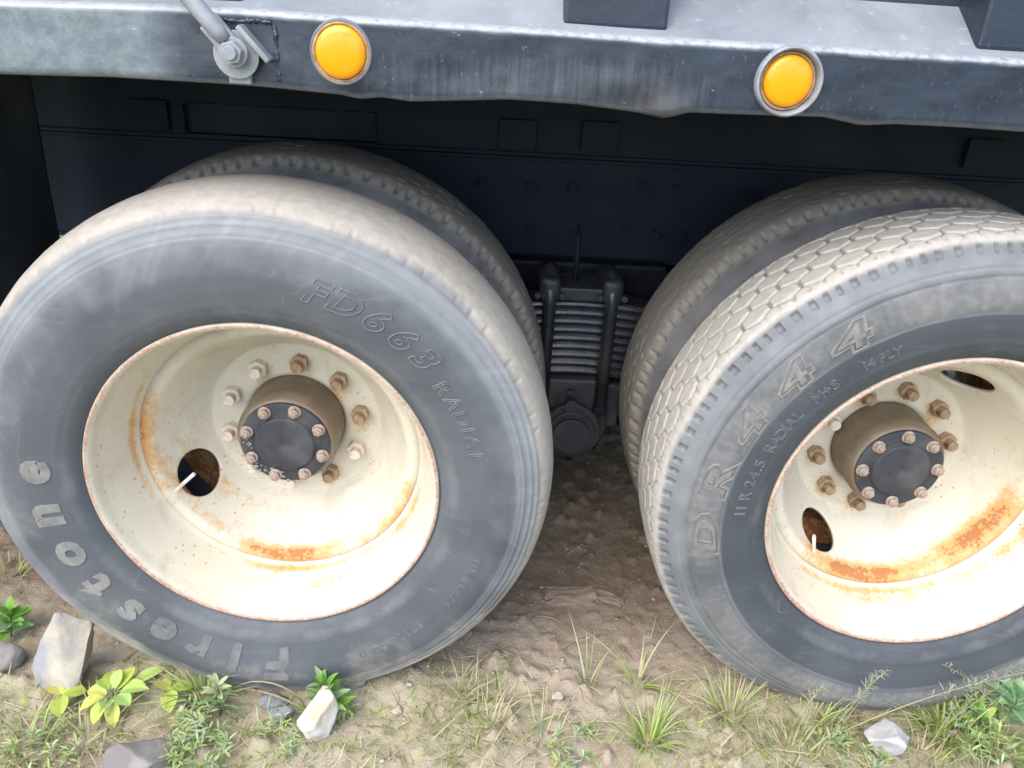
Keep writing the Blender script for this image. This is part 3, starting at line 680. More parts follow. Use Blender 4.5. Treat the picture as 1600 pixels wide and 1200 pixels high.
def outer_wheel(w, kind, loc, label):
    root = empty('wheel', (0, 0, 0)); root['label'] = label
    t = link('tyre', TY[kind], None, root); link('rim', RIMS[w], None, root)
    d = link('disc', DISCS[w], None, root); md = d.modifiers.new('thickness', 'SOLIDIFY'); md.thickness = .009; md.offset = -1
    link('hub', HUB, None, root); link('axle_cap', CAP, None, root); link('brake_drum', DRUM, None, root)
    rnd = random.Random(5+w)
    a0 = 11 if w == 0 else 9.5; rusty = {0: (0, 1, 2, 8), 1: (0, 1, 2, 3, 5, 6, 7, 8)}[w]
    for k in range(10):
        a = math.radians(a0+36*k); o = link('wheel_nut', NUTS[1 if k in rusty else 0], None, root)
        o.scale = (1.1, 1.05, 1.1); o.location = (.1445*math.cos(a), .2685, .1445*math.sin(a)); o.rotation_euler = (0, rnd.uniform(0, 1.05), 0)
    b0 = 27 if w == 0 else 3
    for k in range(8):
        a = math.radians(b0+45*k); o = link('cap_bolt', CB[0], None, root)
        o.location = (.0805*math.cos(a), .1575, .0805*math.sin(a)); o.rotation_euler = (0, rnd.uniform(0, 1.05), 0)
    def valve(bm):
        if w == 0: P = [(-.255, .150, -.140), (-.243, .138, -.129), (-.218, .131, -.098), (-.183, .124, -.062)]
        else: P = [(-.139, .150, -.252), (-.141, .138, -.243), (-.150, .131, -.200), (-.163, .122, -.155)]
        tube(bm, P, [.0062, .0052, .0040, .0040], 12)
    v = bmobj('valve_stem', valve, 'valve', root, smooth=True)
    root.location = loc; part(root); return root
wl = outer_wheel(0, 'bald', (0, 0, .555), 'wheel with bald tyre and dusty smooth tread, grease on its axle cap')
lettering('raised_letter', [(c, a) for c, a in zip('FD663', (73.5, 66.6, 58.8, 51.6, 44.6))], 'bald', .426, .060, 'letter_edge', wl, .30, .0010, lift=.0008, bold=.0018, sx=1.2)
lettering('raised_letter', spread('RADIAL', 38, 12), 'bald', .415, .038, 'letter_edge', wl, .1, .0009, lift=.0008, sx=1.15)
for cc, aa, mm in (('stone', (-134, -145.5, -157.5, -170.5, -184), 'letter_dusty'), ('Fire', (-89, -101.5, -112, -123), 'letter_faint')):
    lettering('raised_letter', list(zip(cc, aa)), 'bald', .418, .092, mm, wl, .06, 0, .0009, bold=.0042, sx=1.12)
lettering('raised_letter', spread('STEEL CORD', -44, -66), 'bald', .426, .022, 'letter_edge', wl, 0, .0006, lift=.0008)
lettering('raised_letter', spread('TUBELESS', -17, -36), 'bald', .432, .022, 'letter_edge', wl, 0, .0006, lift=.0008)
wr = outer_wheel(1, 'lug', (1.303, 0, .554), 'wheel with deep hexagonal tread blocks and large raised characters on its tyre')
lettering('raised_letter', [(c, a) for c, a in zip('DR444', (187, 171.5, 155.6, 141.2, 127.0))], 'lug', .458, .064, 'letter_brown', wr, .12, .0016, lift=.0004, bold=.0042, sx=1.95, fill=True)
lettering('raised_letter', spread('11 R 24.5', 181, 162)+spread('RADIAL', 159.5, 145.5)+spread('M+S', 141.5, 133.5), 'lug', .396, .031, 'letter_edge', wr, 0, .0008, lift=.0008)
lettering('raised_letter', spread('14 PLY', 127, 117), 'lug', .396, .026, 'letter_edge', wr, 0, .0007, lift=.0008)
def inner_wheel(loc, label):
    root = empty('wheel'); root['label'] = label
    link('tyre', TY['inner'], None, root); link('rim', RIMS[0], None, root); link('disc', DISCS[0], None, root)
    root.scale = (1, -1, 1); root.rotation_euler = (0, 1.1*loc[0]+.6, 0); root.location = loc
    part(root)
    return root
# turned so that the flat foot stays down: only the tyre keeps the wheel's own orientation
def inner_wheel2(loc, label):
    root = empty('wheel'); root['label'] = label
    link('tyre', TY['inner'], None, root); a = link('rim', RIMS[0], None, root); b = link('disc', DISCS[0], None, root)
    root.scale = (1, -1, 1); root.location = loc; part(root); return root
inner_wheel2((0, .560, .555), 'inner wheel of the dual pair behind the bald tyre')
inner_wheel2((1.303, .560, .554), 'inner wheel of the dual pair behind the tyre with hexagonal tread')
# far side of the truck
DARKRIM = RIMS[0].copy(); DARKRIM.materials[0] = M['black_steel']; DARKDISC = DISCS[0].copy(); DARKDISC.materials[0] = M['black_steel']
for wx in (0, 1.303):
    r = empty('wheel'); link('tyre', TY['inner'], None, r); link('rim', DARKRIM, None, r); link('disc', DARKDISC, None, r); link('hub', HUB, None, r)
    r.rotation_euler = (0, 0, math.pi); r.location = (wx, 2.44, .555); part(r)
    r = empty('wheel'); link('tyre', TY['inner'], None, r); link('rim', DARKRIM, None, r)
    r.location = (wx, 1.88, .555); part(r)
    part(bmobj('axle', lambda bm: (cyl(bm, .075, .56, 1.88, 24, None, (wx, .55)), bmesh.ops.create_uvsphere(bm, u_segments=20, v_segments=12, radius=.19, matrix=Matrix.Translation((wx, 1.22, .55)))), 'black_steel', smooth=True))
ob = link('grease_crust', GREASE, None, wl)

# ------------------------------------------------------------------ chassis
def chan(y0, z0, z1, fl, s=1):
    def fn(bm):
        box(bm, (-2.4, y0, z0), (4.1, y0+.010*s, z1)) if s > 0 else box(bm, (-2.4, y0-.010, z0), (4.1, y0, z1))
        for z in (z0-.010, z1): 
            a, b = (y0-.0-fl if s < 0 else y0-.004, y0+fl if s > 0 else y0+.004)
            box(bm, (-2.4, a, z), (4.1, b, z+.010))
    return fn
for s, y0 in ((1, .86), (-1, 1.58)):
    cr = part(bmobj('chassis_rail', chan(y0, .775, 1.030, .085, s), 'frame_steel', bevel=.003))
    sf = part(bmobj('subframe_rail', chan(y0+(-.004 if s > 0 else .004), 1.052, 1.185, .08, s), 'frame_steel', bevel=.003))
    if s > 0: CR, SF = cr, sf
BOLT = mesh_of('bolt', lambda bm: (cyl(bm, .017, 0, -.004, 20), cyl(bm, .0135, -.004, -.015, 6, .0125), cyl(bm, .007, -.015, -.021, 12)), 'frame_steel', .001)
for x, z in [(.379, .967), (.511, .965), (.809, .98), (.905, .977), (.517, .846), (.779, .858), (.86, .853), (.931, .848), (.64, .84), (-.494, .895), (-.30, .955), (-.30, .83), (1.1, .97), (1.1, .85), (1.5, .97), (1.75, .97), (.21, .965), (.05, .965), (.62, .968)]:
    o = link('bolt', BOLT, None); o.location = (x, .858, z); under(o, CR); o.matrix_parent_inverse = Matrix.Identity(4)
def tie(bm): box(bm, (0, -.016, 0), (.095, .0, .075))
TIE = mesh_of('spacer_block', tie, 'frame_steel', .003)
for x, z in [(.418, 1.060), (.630, 1.066), (1.64, 1.075), (-.52, 1.06)]:
    o = link('spacer_block', TIE, None); o.location = (x, .850, z); under(o, SF)
def angle_bar(bm):
    box(bm, (-.385, .815, 1.052), (.10, .850, 1.060)); box(bm, (-.385, .842, 1.060), (.10, .850, 1.132)); box(bm, (-.385, .815, 1.060), (-.377, .842, 1.128))
part(bmobj('angle_bracket', angle_bar, 'frame_steel', bevel=.0015))
part(bmobj('filler_strip', lambda bm: box(bm, (-2.4, .862, 1.042), (4.1, .93, 1.050)), 'black_steel'))
part(bmobj('body_longitudinal', lambda bm: (box(bm, (-2.4, .80, 1.197), (4.1, .97, 1.357)),), 'black_steel', bevel=.006))
part(bmobj('body_longitudinal', lambda bm: (box(bm, (-2.4, 1.47, 1.197), (4.1, 1.64, 1.357)),), 'black_steel', bevel=.006))
for x in (-1.3, -.2, .65, 1.55, 2.6):
    part(bmobj('cross_member', lambda bm: box(bm, (x, .88, .80), (x+.12, 1.56, 1.0)), 'black_steel', bevel=.006))
for x in (-1.25, -.42, .42, 1.25, 2.1, 2.9):                # cross bearers under the floor
    part(bmobj('cross_bearer', lambda bm: box(bm, (x, .056, 1.295), (x+.07, 2.40, 1.358)), 'black_steel', bevel=.004))
# ---- trunnion suspension between the wheels
SX, SZ, SYF = .640, .392, .615
spring = part(empty('leaf_spring', (SX, .66, .63)))
spring['label'] = 'black leaf spring pack between the wheels'
def leaf_mesh(L, zc, k):
    n = 24; V = []; F = []
    for i in range(n+1):
        x = -L+2*L*i/n; z = zc-.50*x*x/(1+1.2*abs(x))
        hw = .042*(1 if abs(x) < L*.93 else .85); th = .0112
        # rounded edge section
        sec = [(-hw, -th*.55), (-hw-.003, 0), (-hw, th*.55), (-hw+.004, th), (hw-.004, th), (hw, th*.55), (hw+.003, 0), (hw, -th*.55), (hw-.004, -th), (-hw+.004, -th)]
        V += [(x, a, z+b) for a, b in sec]
    m = 10
    for i in range(n):
        for j in range(m): F.append((i*m+j, i*m+(j+1) % m, (i+1)*m+(j+1) % m, (i+1)*m+j))
    me = bpy.data.meshes.new('leaf'); me.from_pydata(V, [], F+[tuple(range(m))[::-1], tuple(n*m+j for j in range(m))]); me.update()
    me.materials.append(M['spring_steel']); return me
NL = 9
for k in range(NL):
    zc = .722-.0232*k-.63
    L = .62-.05*max(0, k-2) if k > 1 else .62
    o = link('leaf', leaf_mesh(L, zc, k), None, spring)
for sx in (-.078, .078):
    def ub(bm):
        x = SX+sx
        P = [(x, SYF-.022, .44), (x, SYF-.022, .735)]
        P += [(x, .66-(.067)*math.cos(t)*1.0, .742+.055*math.sin(t)) for t in [i*math.pi/8 for i in range(0, 9)]]
        P += [(x, .727, .735), (x, .727, .44)]
        tube(bm, P, .0165, 14)
    u = part(bmobj('u_bolt', ub, 'spring_steel', smooth=True))
    under(bmobj('saddle_clip', lambda bm: box(bm, (SX+sx-.026, .584, .735), (SX+sx+.026, .735, .800)), 'casting', bevel=.018, smooth=True, seg=3), u)
    for hz in (-.022, .022):
        under(bmobj('nut', lambda bm: cyl(bm, .009, .600, .588, 6, None, (SX+sx+hz*1.4, .752)), 'casting', bevel=.001), u)
    under(bmobj('nut', lambda bm: box(bm, (SX+sx-.018, SYF-.040, .428), (SX+sx+.018, SYF-.004, .452)), 'black_steel', bevel=.004), u)
part(bmobj('top_plate', lambda bm: box(bm, (SX-.062, .600, .738), (SX+.062, .725, .772)), 'casting', bevel=.006))
part(bmobj('breather_pipe', lambda bm: tube(bm, [(SX-.012, .66, .765), (SX-.012, .66, .84), (SX-.015, .665, .92)], [.007, .006, .003], 8), 'black_steel', smooth=True))
def saddle(bm):
    V = box(bm, (SX-.066, .598, .415), (SX+.066, .75, .520))
    box(bm, (SX+.060, .622, .37), (SX+.135, .75, .50))
    box(bm, (SX-.135, .622, .37), (SX-.060, .75, .50))
part(bmobj('spring_saddle', saddle, 'casting', bevel=.008))
tc = part(bmobj('trunnion_hub', lambda bm: (cyl(bm, .098, .70, .600, 40, .094, (SX+.004, SZ)), cyl(bm, .080, .602, .570, 40, .076, (SX+.004, SZ-.012)), cyl(bm, .066, .572, .562, 36, .063, (SX+.004, SZ-.016)), cyl(bm, .052, .564, .548, 36, .048, (SX+.004, SZ-.018))), 'casting', bevel=.003))
def tb(bm):
    cyl(bm, .020, .600, .565, 16, .016, (SX, SZ+.062)); cyl(bm, .009, .60, .585, 8, None, (SX-.004, SZ+.094))
under(bmobj('filler_plug', tb, 'casting', bevel=.002), tc)
part(bmobj('trunnion_shaft', lambda bm: cyl(bm, .06, .70, 1.75, 24, None, (SX, SZ)), 'black_steel', smooth=False))
part(bmobj('torque_rod', lambda bm: (tube(bm, [(SX-.10, .80, .30), (0.05, .83, .36)], .028, 14), tube(bm, [(SX+.10, .80, .30), (1.25, .83, .36)], .028, 14), box(bm, (SX-.10, .72, .24), (SX+.10, .86, .40))), 'black_steel'))
part(bmobj('trunnion_bracket', lambda bm: box(bm, (SX-.25, .79, .42), (SX+.25, .845, .78)), 'black_steel', bevel=.01))
def drop(bm): tube(bm, [(SX+.004, .585, .318), (SX+.004, .583, .30), (SX+.006, .583, .285)], [.016, .013, .008], 10)
under(bmobj('drain_plug', drop, 'black_steel', smooth=True), tc)
# ---- mud flap
def make_flap():
    ys = np.linspace(.05, .735, 90); zs = np.linspace(.28, 1.26, 50); Y, Z = np.meshgrid(ys, zs, indexing='ij')
    P = np.c_[Y.ravel()*3, Z.ravel()*2, 0*Y.ravel()]
    X = -.705+0*Y+(fbm(P, 3, 4)-.5).reshape(Y.shape)*.04
    Yb = Y+(-.004)*np.sin(Z*4)
    me = npmesh('mud_flap', np.c_[X.ravel(), Yb.ravel(), Z.ravel()], gridfaces(90, 50, False))
    o = part(link('mud_flap', me, 'flap')); md = o.modifiers.new('thickness', 'SOLIDIFY'); md.thickness = .01
    o['label'] = 'ribbed black rubber mud flap beside the bald tyre'
make_flap()

# ------------------------------------------------------------------ stones
def rock(name, x, y, half, seed, mat, label, rot=(0, 0, 0), sink=.25, cuts=11, group=None, cat='stone', sub=4, flat=None):
    rnd = random.Random(seed); bm = bmesh.new(); bmesh.ops.create_icosphere(bm, subdivisions=sub, radius=1.25)
    V = np.array([v.co[:] for v in bm.verts])
    for k in range(cuts):
        d = np.array([rnd.gauss(0, 1) for _ in range(3)]); d /= np.linalg.norm(d); lim = rnd.uniform(.62, .95)
        t = V@d; V = V-np.outer(np.maximum(t-lim, 0), d)
    if flat: V[:, 2] = np.clip(V[:, 2], -flat, flat)
    V = V+(fbm(V*2.2+seed, 3, seed)-.5)[:, None]*V*.22+(fbm(V*9+seed, 3, seed+1)-.5)[:, None]*V*.06
    V = V/np.abs(V).max(0)*np.array(half)
    for v, c in zip(bm.verts, V): v.co = c
    me = bpy.data.meshes.new(name); bm.to_mesh(me); bm.free()
    o = link(name, me, mat, None, True); o.rotation_euler = rot
    mz = max((o.rotation_euler.to_matrix() @ Vector(c)).z for c in V); lo = min((o.rotation_euler.to_matrix() @ Vector(c)).z for c in V)
    o.location = (x, y, gz(x, y)-lo-(mz-lo)*sink)
    if label: tag(o, label, cat, group)
    return o
rock('stone', -.468, .005, (.062, .050, .112), 11, 'stone_beige', 'large upright beige stone wedged at the left tyre', (-.25, .10, .35), .12, 12)
rock('stone', .094, -.118, (.048, .040, .068), 4, 'stone_white', 'bright white pointed stone in front of the small green herb', (-.2, .15, .4), .10, 12)
rock('stone', -.215, -.215, (.068, .050, .050), 8, 'stone_grey', 'rounded grey stone at the bottom edge below the yellow plant', (.1, .2, .6), .25)
rock('stone', -.640, .045, (.055, .05, .036), 21, 'stone_grey', 'grey stone at the left edge beneath the green herb', (0, .1, .2), .25)
rock('stone', 1.290, -.115, (.056, .042, .040), 15, 'stone_pale', 'pale grey blocky stone in straw below the right wheel', (.1, -.1, .3), .2, 14)
rock('stone_chip', -.012, -.045, (.033, .020, .008), 31, 'stone_slate', 'flat dark slate chip beside the white stone', (.25, .1, .4), .1, 8, sub=3, flat=.7)
rock('stone_chip', .012, -.082, (.030, .018, .010), 33, 'stone_slate', 'smaller slate chip lying nearest the white stone', (.1, -.2, -.2), .1, 8, sub=3, flat=.7)
rock('stone_chip', .155, .004, (.030, .018, .018), 36, 'stone_grey', 'grey lump of rubble to the right of the small herb', (.1, -.2, .3), .3, 8, sub=3)
def slab(x, y, half, rz, seed, label):
    rn = random.Random(seed); bm = bmesh.new(); box(bm, (-half[0], -half[1], -half[2]), half)
    bmesh.ops.subdivide_edges(bm, edges=bm.edges[:], cuts=3, use_grid_fill=True)
    for v in bm.verts:
        e = abs(v.co.x)/half[0] > .9
        v.co += Vector((rn.gauss(0, .0045 if e else .001), rn.gauss(0, .0016), rn.gauss(0, .0012)))
    bmesh.ops.bevel(bm, geom=[e for e in bm.edges if e.calc_face_angle(0) > .9], offset=.0018, segments=1, affect='EDGES')
    me = bpy.data.meshes.new('brick_fragment'); bm.to_mesh(me); bm.free()
    o = link('brick_fragment', me, 'brick_chip'); o.rotation_euler = (.06, .05, rz); o.location = (x, y, gz(x, y)+half[2]*.95); tag(o, label, 'fragment')
slab(.655, .318, (.060, .020, .016), .12, 41, 'long brown brick fragment on the dirt between the wheels')
slab(.752, .325, (.036, .012, .008), -.4, 43, 'thin brown fragment to the right of the long brick piece')
rock('stone', -.50, .21, (.020, .015, .012), 51, 'stone_gravel', 'small pale stone in shade left of the bald tyre', (0, 0, .3), .25, 8, sub=3)
rock('stone', .60, -.02, (.016, .013, .010), 52, 'stone_gravel', 'small pale pebble in the middle of the bare dirt', (0, 0, .9), .25, 8, sub=3)
rock('stone', .255, -.055, (.015, .012, .010), 53, 'stone_gravel', 'small pale pebble right of the white stone', (0, 0, .1), .25, 8, sub=3)
def gravel():
    rnd = random.Random(2); V = []; F = []; base = 0
    bm = bmesh.new(); bmesh.ops.create_icosphere(bm, subdivisions=1, radius=1); IV = np.array([v.co[:] for v in bm.verts]); IF = np.array([[v.index for v in f.verts] for f in bm.faces]); bm.free()
    cnt = 0
    while cnt < 3000:
        x = rnd.uniform(-1.0, 2.0); y = rnd.uniform(-.35, 1.1)
        if rnd.random() > .25+.75*math.exp(-((y-.0)/.35)**2): continue
        sz = min(.008, .0012+rnd.expovariate(1/.0011)); q = IV*np.array([rnd.uniform(.7, 1.3), rnd.uniform(.7, 1.3), rnd.uniform(.35, .7)])*sz*(1+.7*(rng.random((len(IV), 1))-.5))
        a = rnd.uniform(0, 6.3); R_ = np.array([[math.cos(a), -math.sin(a), 0], [math.sin(a), math.cos(a), 0], [0, 0, 1]])
        V.append((q@R_.T, x, y, sz)); cnt += 1
    zz = ground_h(np.array([v[1] for v in V]), np.array([v[2] for v in V]))
    VV = np.concatenate([v[0]+np.array([v[1], v[2], z+v[3]*.2]) for v, z in zip(V, zz)]); FF = np.concatenate([IF+k*len(IV) for k in range(len(V))])
    tag(link('gravel', npmesh('gravel', VV, FF, False), 'stone_gravel'), 'fine gravel and grit scattered over the dirt', 'gravel', kind='stuff')
gravel()

# ------------------------------------------------------------------ plants
class Leafy:
    def __init__(s): s.V = []; s.F = []; s.c = []; s.n = 0
    def blade(s, p, az, L, w, tilt, bend, col, tip=None, seg=6, twist=0):
        """strip of grass: starts at p, rises at angle tilt from the ground, bends over by bend radians"""
        p = np.array(p, float); d = np.array([math.cos(az), math.sin(az)]); sd = np.array([-math.sin(az+twist), math.cos(az+twist), 0])
        tip = tip or col; b0 = s.n
        for i in range(seg+1):
            t = i/seg; ww = w*(1-t**1.8)+.0003; e = tilt-bend*t
            fold = np.array([0, 0, 1])*ww*.25
            c = np.array(col)*(1-t)+np.array(tip)*t
            s.V += [p-sd*ww/2+fold, p, p+sd*ww/2+fold]; s.c += [c, c*.93, c]; s.n += 3
            p = p+np.array([d[0]*math.cos(e), d[1]*math.cos(e), math.sin(e)])*L/seg
        for i in range(seg):
            for j in (0, 1): a = b0+i*3+j; s.F.append((a, a+1, a+4, a+3))
    def leaf(s, p, az, L, w, tilt, curl, col, tip=None, roll=0., shape=1.3, seg=7):
        """leaf blade with midrib; shape sets where it is widest"""
        p = np.array(p, float); b0 = s.n; tip = tip or col
        d = np.array([math.cos(az), math.sin(az), 0]); sd = np.array([-math.sin(az), math.cos(az), 0])
        for i in range(seg+1):
            t = i/seg; ww = w*max(0.02, math.sin(math.pi*t**(1/shape))**.85) if t < 1 else w*.01
            e = tilt-curl*t; up = np.array([-d[0]*math.sin(e), -d[1]*math.sin(e), math.cos(e)])
            s2 = sd*math.cos(roll)+up*math.sin(roll)
            c = np.array(col)*(1-t)+np.array(tip)*t
            for k, (u, h) in enumerate(((-1, .30), (-.5, .17), (0, 0), (.5, .17), (1, .30))):
                s.V.append(p+s2*u*ww/2+up*h*ww/2); s.c.append(c*(.82 if u == 0 else 1))
            s.n += 5; p = p+(d*math.cos(e)+np.array([0, 0, math.sin(e)]))*L/seg
        for i in range(seg):
            for j in range(4): a = b0+i*5+j; s.F.append((a, a+1, a+6, a+5))
    def stem(s, pts, r, col):
        pts = [np.array(p, float) for p in pts]; b0 = s.n
        for i, p in enumerate(pts):
            for k in range(4):
                a = k*math.pi/2; s.V.append(p+np.array([math.cos(a), math.sin(a), 0])*r*(1-.5*i/len(pts))); s.c.append(np.array(col)); s.n += 1
        for i in range(len(pts)-1):
            for k in range(4): a = b0+i*4+k; b = b0+i*4+(k+1) % 4; s.F.append((a, b, b+4, a+4))
    def obj(s, name, parent=None):
        me = npmesh(name, np.array(s.V), np.array(s.F), True, col=np.array(s.c)); return link(name, me, 'leaf', parent)
GREEN, LIME, STRAW, PALE, OLIVE, MINT = (.17, .34, .05), (.33, .46, .08), (.52, .45, .29), (.44, .47, .26), (.23, .26, .10), (.27, .45, .24)
def jit(c, r, a=.18):
    k = 1+r.uniform(-a, a); return tuple(max(.01, v*k*(1+r.uniform(-.05, .05))) for v in c)
def tuft(x, y, n, L, spread_, cols, label, seed, w=.0038, lean=0):
    r = random.Random(seed); B = Leafy(); z = gz(x, y)-.003
    for k in range(n):
        c = jit(r.choice(cols), r); a = r.uniform(0, 2*math.pi); rr = spread_*math.sqrt(r.random())
        l = L*r.uniform(.45, 1.1); ti = r.uniform(.75, 1.5)
        B.blade((x+rr*math.cos(a), y+rr*math.sin(a), z), a+r.uniform(-.7, .7), l, w*r.uniform(.6, 1.25), ti, r.uniform(.2, 1.7), c, jit(STRAW, r) if r.random() < .4 else jit(PALE, r), twist=r.uniform(-.6, .6))
    return tag(B.obj('grass_tuft'), label, 'grass', 'grass tufts in front of the wheels', 'thing')
tuft(-.160, -.040, 70, .15, .026, [GREEN, LIME, GREEN], 'bright green grass tuft at the foot of the bald tyre', 1)
tuft(.790, .040, 16, .17, .014, [LIME, PALE], 'sparse grass tuft with two tall upright blades between the wheels', 2, .0050)
tuft(.675, .030, 10, .15, .016, [PALE, OLIVE], 'thin pale grass sprout left of the two-bladed tuft', 3, .0040)
tuft(.785, -.120, 60, .12, .030, [GREEN, LIME, LIME], 'dense green grass tuft at the bottom centre right', 4, .0044)
tuft(.975, -.045, 75, .13, .036, [LIME, PALE, STRAW, OLIVE], 'bushy yellow green tuft left of the pale blocky stone', 5)
tuft(1.155, -.060, 80, .10, .070, [STRAW, STRAW, OLIVE, LIME], 'straw coloured tuft in front of the right tyre', 6, .003)
tuft(.390, -.015, 26, .10, .05, [STRAW, PALE, OLIVE], 'dry wispy tuft right of the bald tyre', 7, .0026)
tuft(.445, -.100, 40, .10, .06, [STRAW, PALE, OLIVE], 'dry straw tuft at the bottom in the middle', 8, .0028)
tuft(.565, -.120, 22, .10, .05, [PALE, OLIVE, STRAW], 'faint pale tuft left of the dense green tuft', 18, .0026)
tuft(1.44, -.070, 120, .14, .05, [GREEN, LIME, LIME], 'thick lush grass clump at the right wheel', 9, .0044)
tuft(1.54, -.110, 80, .10, .05, [LIME, GREEN, OLIVE], 'grass clump in the lower right corner', 10, .004)
tuft(-.355, -.140, 46, .10, .05, [OLIVE, LIME, PALE], 'olive grass tuft below the yellow leafed plant', 11, .0034)
tuft(-.475, -.160, 40, .09, .05, [OLIVE, LIME], 'short grass tuft in the lower left corner', 12, .0034)
tuft(1.29, -.035, 60, .09, .07, [STRAW, PALE, OLIVE], 'dry grass fringe under the right tyre', 13, .0026)
tuft(1.36, -.150, 50, .08, .06, [LIME, OLIVE, STRAW], 'short yellow green grass below the pale blocky stone', 14, .0034)
tuft(1.08, -.140, 50, .08, .06, [STRAW, LIME, PALE], 'low mixed tuft at the bottom left of the pale blocky stone', 15, .003)
tuft(-.78, .33, 30, .07, .05, [OLIVE, LIME], 'low grass at the far left behind the bald tyre', 16, .003)
def long_blades(pts, label, seed):
    r = random.Random(seed); B = Leafy()
    for (x, y, az, L, ti, be) in pts: B.blade((x, y, gz(x, y)), az, L, .0052, ti, be, jit(PALE, r), jit(STRAW, r), seg=10)
    return tag(B.obj('dry_grass'), label, 'grass', None, 'thing')
long_blades([(.062, -.060, 3.05, .21, 1.25, 2.3), (.060, -.062, 2.95, .16, .55, .8), (.065, -.06, .6, .10, .4, .6), (.055, -.065, 3.5, .13, .15, .3)], 'long dry blades arching in front of the bald tyre', 1)
long_blades([(-.17, -.04, 3.0, .17, .55, .9), (-.18, -.045, 3.4, .16, .3, .4), (-.17, -.04, 2.75, .19, .7, 1.0), (-.17, -.05, 3.8, .13, .3, .4), (-.16, -.04, 2.6, .14, 1.0, .6)], 'pale blades leaning left from the bright green tuft', 2)
long_blades([(.58, -.01, 5.2, .16, .3, .3), (.70, -.055, 5.4, .14, .25, .3), (.63, -.05, 3.6, .15, .5, 1.5)], 'dry stems lying on dirt left of the dense green tuft', 3)
def herb(x, y, h, n, L, w, cols, label, seed, tiltr=(.1, .9), name='leafy_herb', shape=1.15):
    r = random.Random(seed); z = gz(x, y); root = tag(empty(name, (x, y, z)), label, 'plant')
    S = Leafy(); lean = (r.uniform(-.15, .15)*h, r.uniform(-.15, .15)*h)
    S.stem([(0, 0, -.005), (lean[0]*.5, lean[1]*.5, h*.5), (lean[0], lean[1], h)], .0028, jit(OLIVE, r)); S.obj('stem', root)
    for k in range(n):
        t = (k+.5)/n; a = k*2.4+r.uniform(-.3, .3); B = Leafy(); l = L*(1.05-.45*t)*r.uniform(.8, 1.15)
        c = jit(r.choice(cols), r, .2)
        B.leaf((lean[0]*t, lean[1]*t, h*(.15+.85*t)), a, l, w*r.uniform(.8, 1.15)*(1.05-.35*t), r.uniform(*tiltr)+.5*t, r.uniform(.3, 1.0), c, tuple(min(1, v*1.15) for v in c), r.uniform(-.4, .4), shape)
        B.obj('leaf', root)
    return root
herb(.112, -.078, .095, 24, .070, .019, [GREEN, (.24, .38, .15), MINT], 'small green herb with pointed leaves behind the white stone', 1, (.35, 1.1))
herb(-.662, .125, .065, 22, .068, .026, [GREEN, (.22, .38, .12), MINT], 'green herb at the left edge beside the large stone', 2)
herb(1.590, -.055, .11, 16, .115, .034, [MINT, (.32, .52, .30), (.24, .42, .20)], 'mint green broad herb at the right edge of the picture', 3, (.2, 1.0))
herb(1.505, -.075, .07, 20, .06, .022, [LIME, GREEN, MINT], 'leafy weed left of the mint green herb', 4)
herb(-.120, -.070, .07, 18, .055, .016, [MINT, (.27, .40, .20), PALE], 'grey green weed below the bright grass tuft', 5)
YG = (.40, .52, .10); YL = (.56, .60, .14)
def yellow_plant():
    r = random.Random(4); x, y = -.340, -.065; z = gz(x, y); root = tag(empty('yellow_plant', (x, y, z)), 'low plant with broad yellow green leaves beside the large stone', 'plant')
    spec = [(2.9, .058, .040, .10, YL), (3.6, .066, .042, .05, YL), (4.4, .064, .036, -.1, YG), (5.1, .070, .036, -.3, YL), (5.75, .055, .040, .15, (.34, .50, .14)), (.35, .066, .046, .35, YG), (1.2, .068, .044, .5, YG), (2.0, .060, .040, .5, YG), (2.45, .05, .034, .35, (.36, .50, .12)), (.10, .078, .034, .25, (.42, .55, .16)), (.75, .10, .036, .30, (.44, .56, .16)), (4.8, .045, .032, .5, (.28, .46, .14)), (1.6, .05, .034, .8, (.42, .54, .16))]
    S = Leafy(); 
    for k, (a, l, w, ti, c) in enumerate(spec):
        B = Leafy(); o = .018 if l < .1 else .045
        p0 = (0, 0, .03+.002*k); p1 = (o*math.cos(a), o*math.sin(a), .040+.003*(k % 5))
        S.stem([p0, p1], .0016, jit(OLIVE, r)); B.leaf(p1, a, l, w, ti, r.uniform(.3, .9), jit(c, r, .1), tuple(min(1, v*1.2) for v in jit(c, r, .1)), r.uniform(-.25, .25), 1.0); B.obj('leaf', root)
    S.stem([(0, 0, -.005), (0, 0, .035)], .003, OLIVE); S.obj('stem', root); root.scale = (.8, .8, .9)
yp = yellow_plant()
def sprig(x, y, seed, label, cols=(YL, YG)):
    r = random.Random(seed); z = gz(x, y); root = tag(empty('yellow_sprig', (x, y, z)), label, 'plant'); S = Leafy(); S.stem([(0, 0, -.004), (.004, 0, .03)], .0022, OLIVE); S.obj('stem', root)
    for a, l in ((2.4, .052), (.4, .050), (5.1, .055)):
        B = Leafy(); c = jit(r.choice(cols), r, .1); B.leaf((.004, 0, .028), a, l, l*.68, .2, .8, c, None, r.uniform(-.3, .3), 1.0); B.obj('leaf', root)
sprig(-.455, -.060, 1, 'small yellow sprig with drooping leaves left of the broad leafed plant')
sprig(-.235, -.045, 2, 'tiny yellow sprig right of the broad leafed plant')
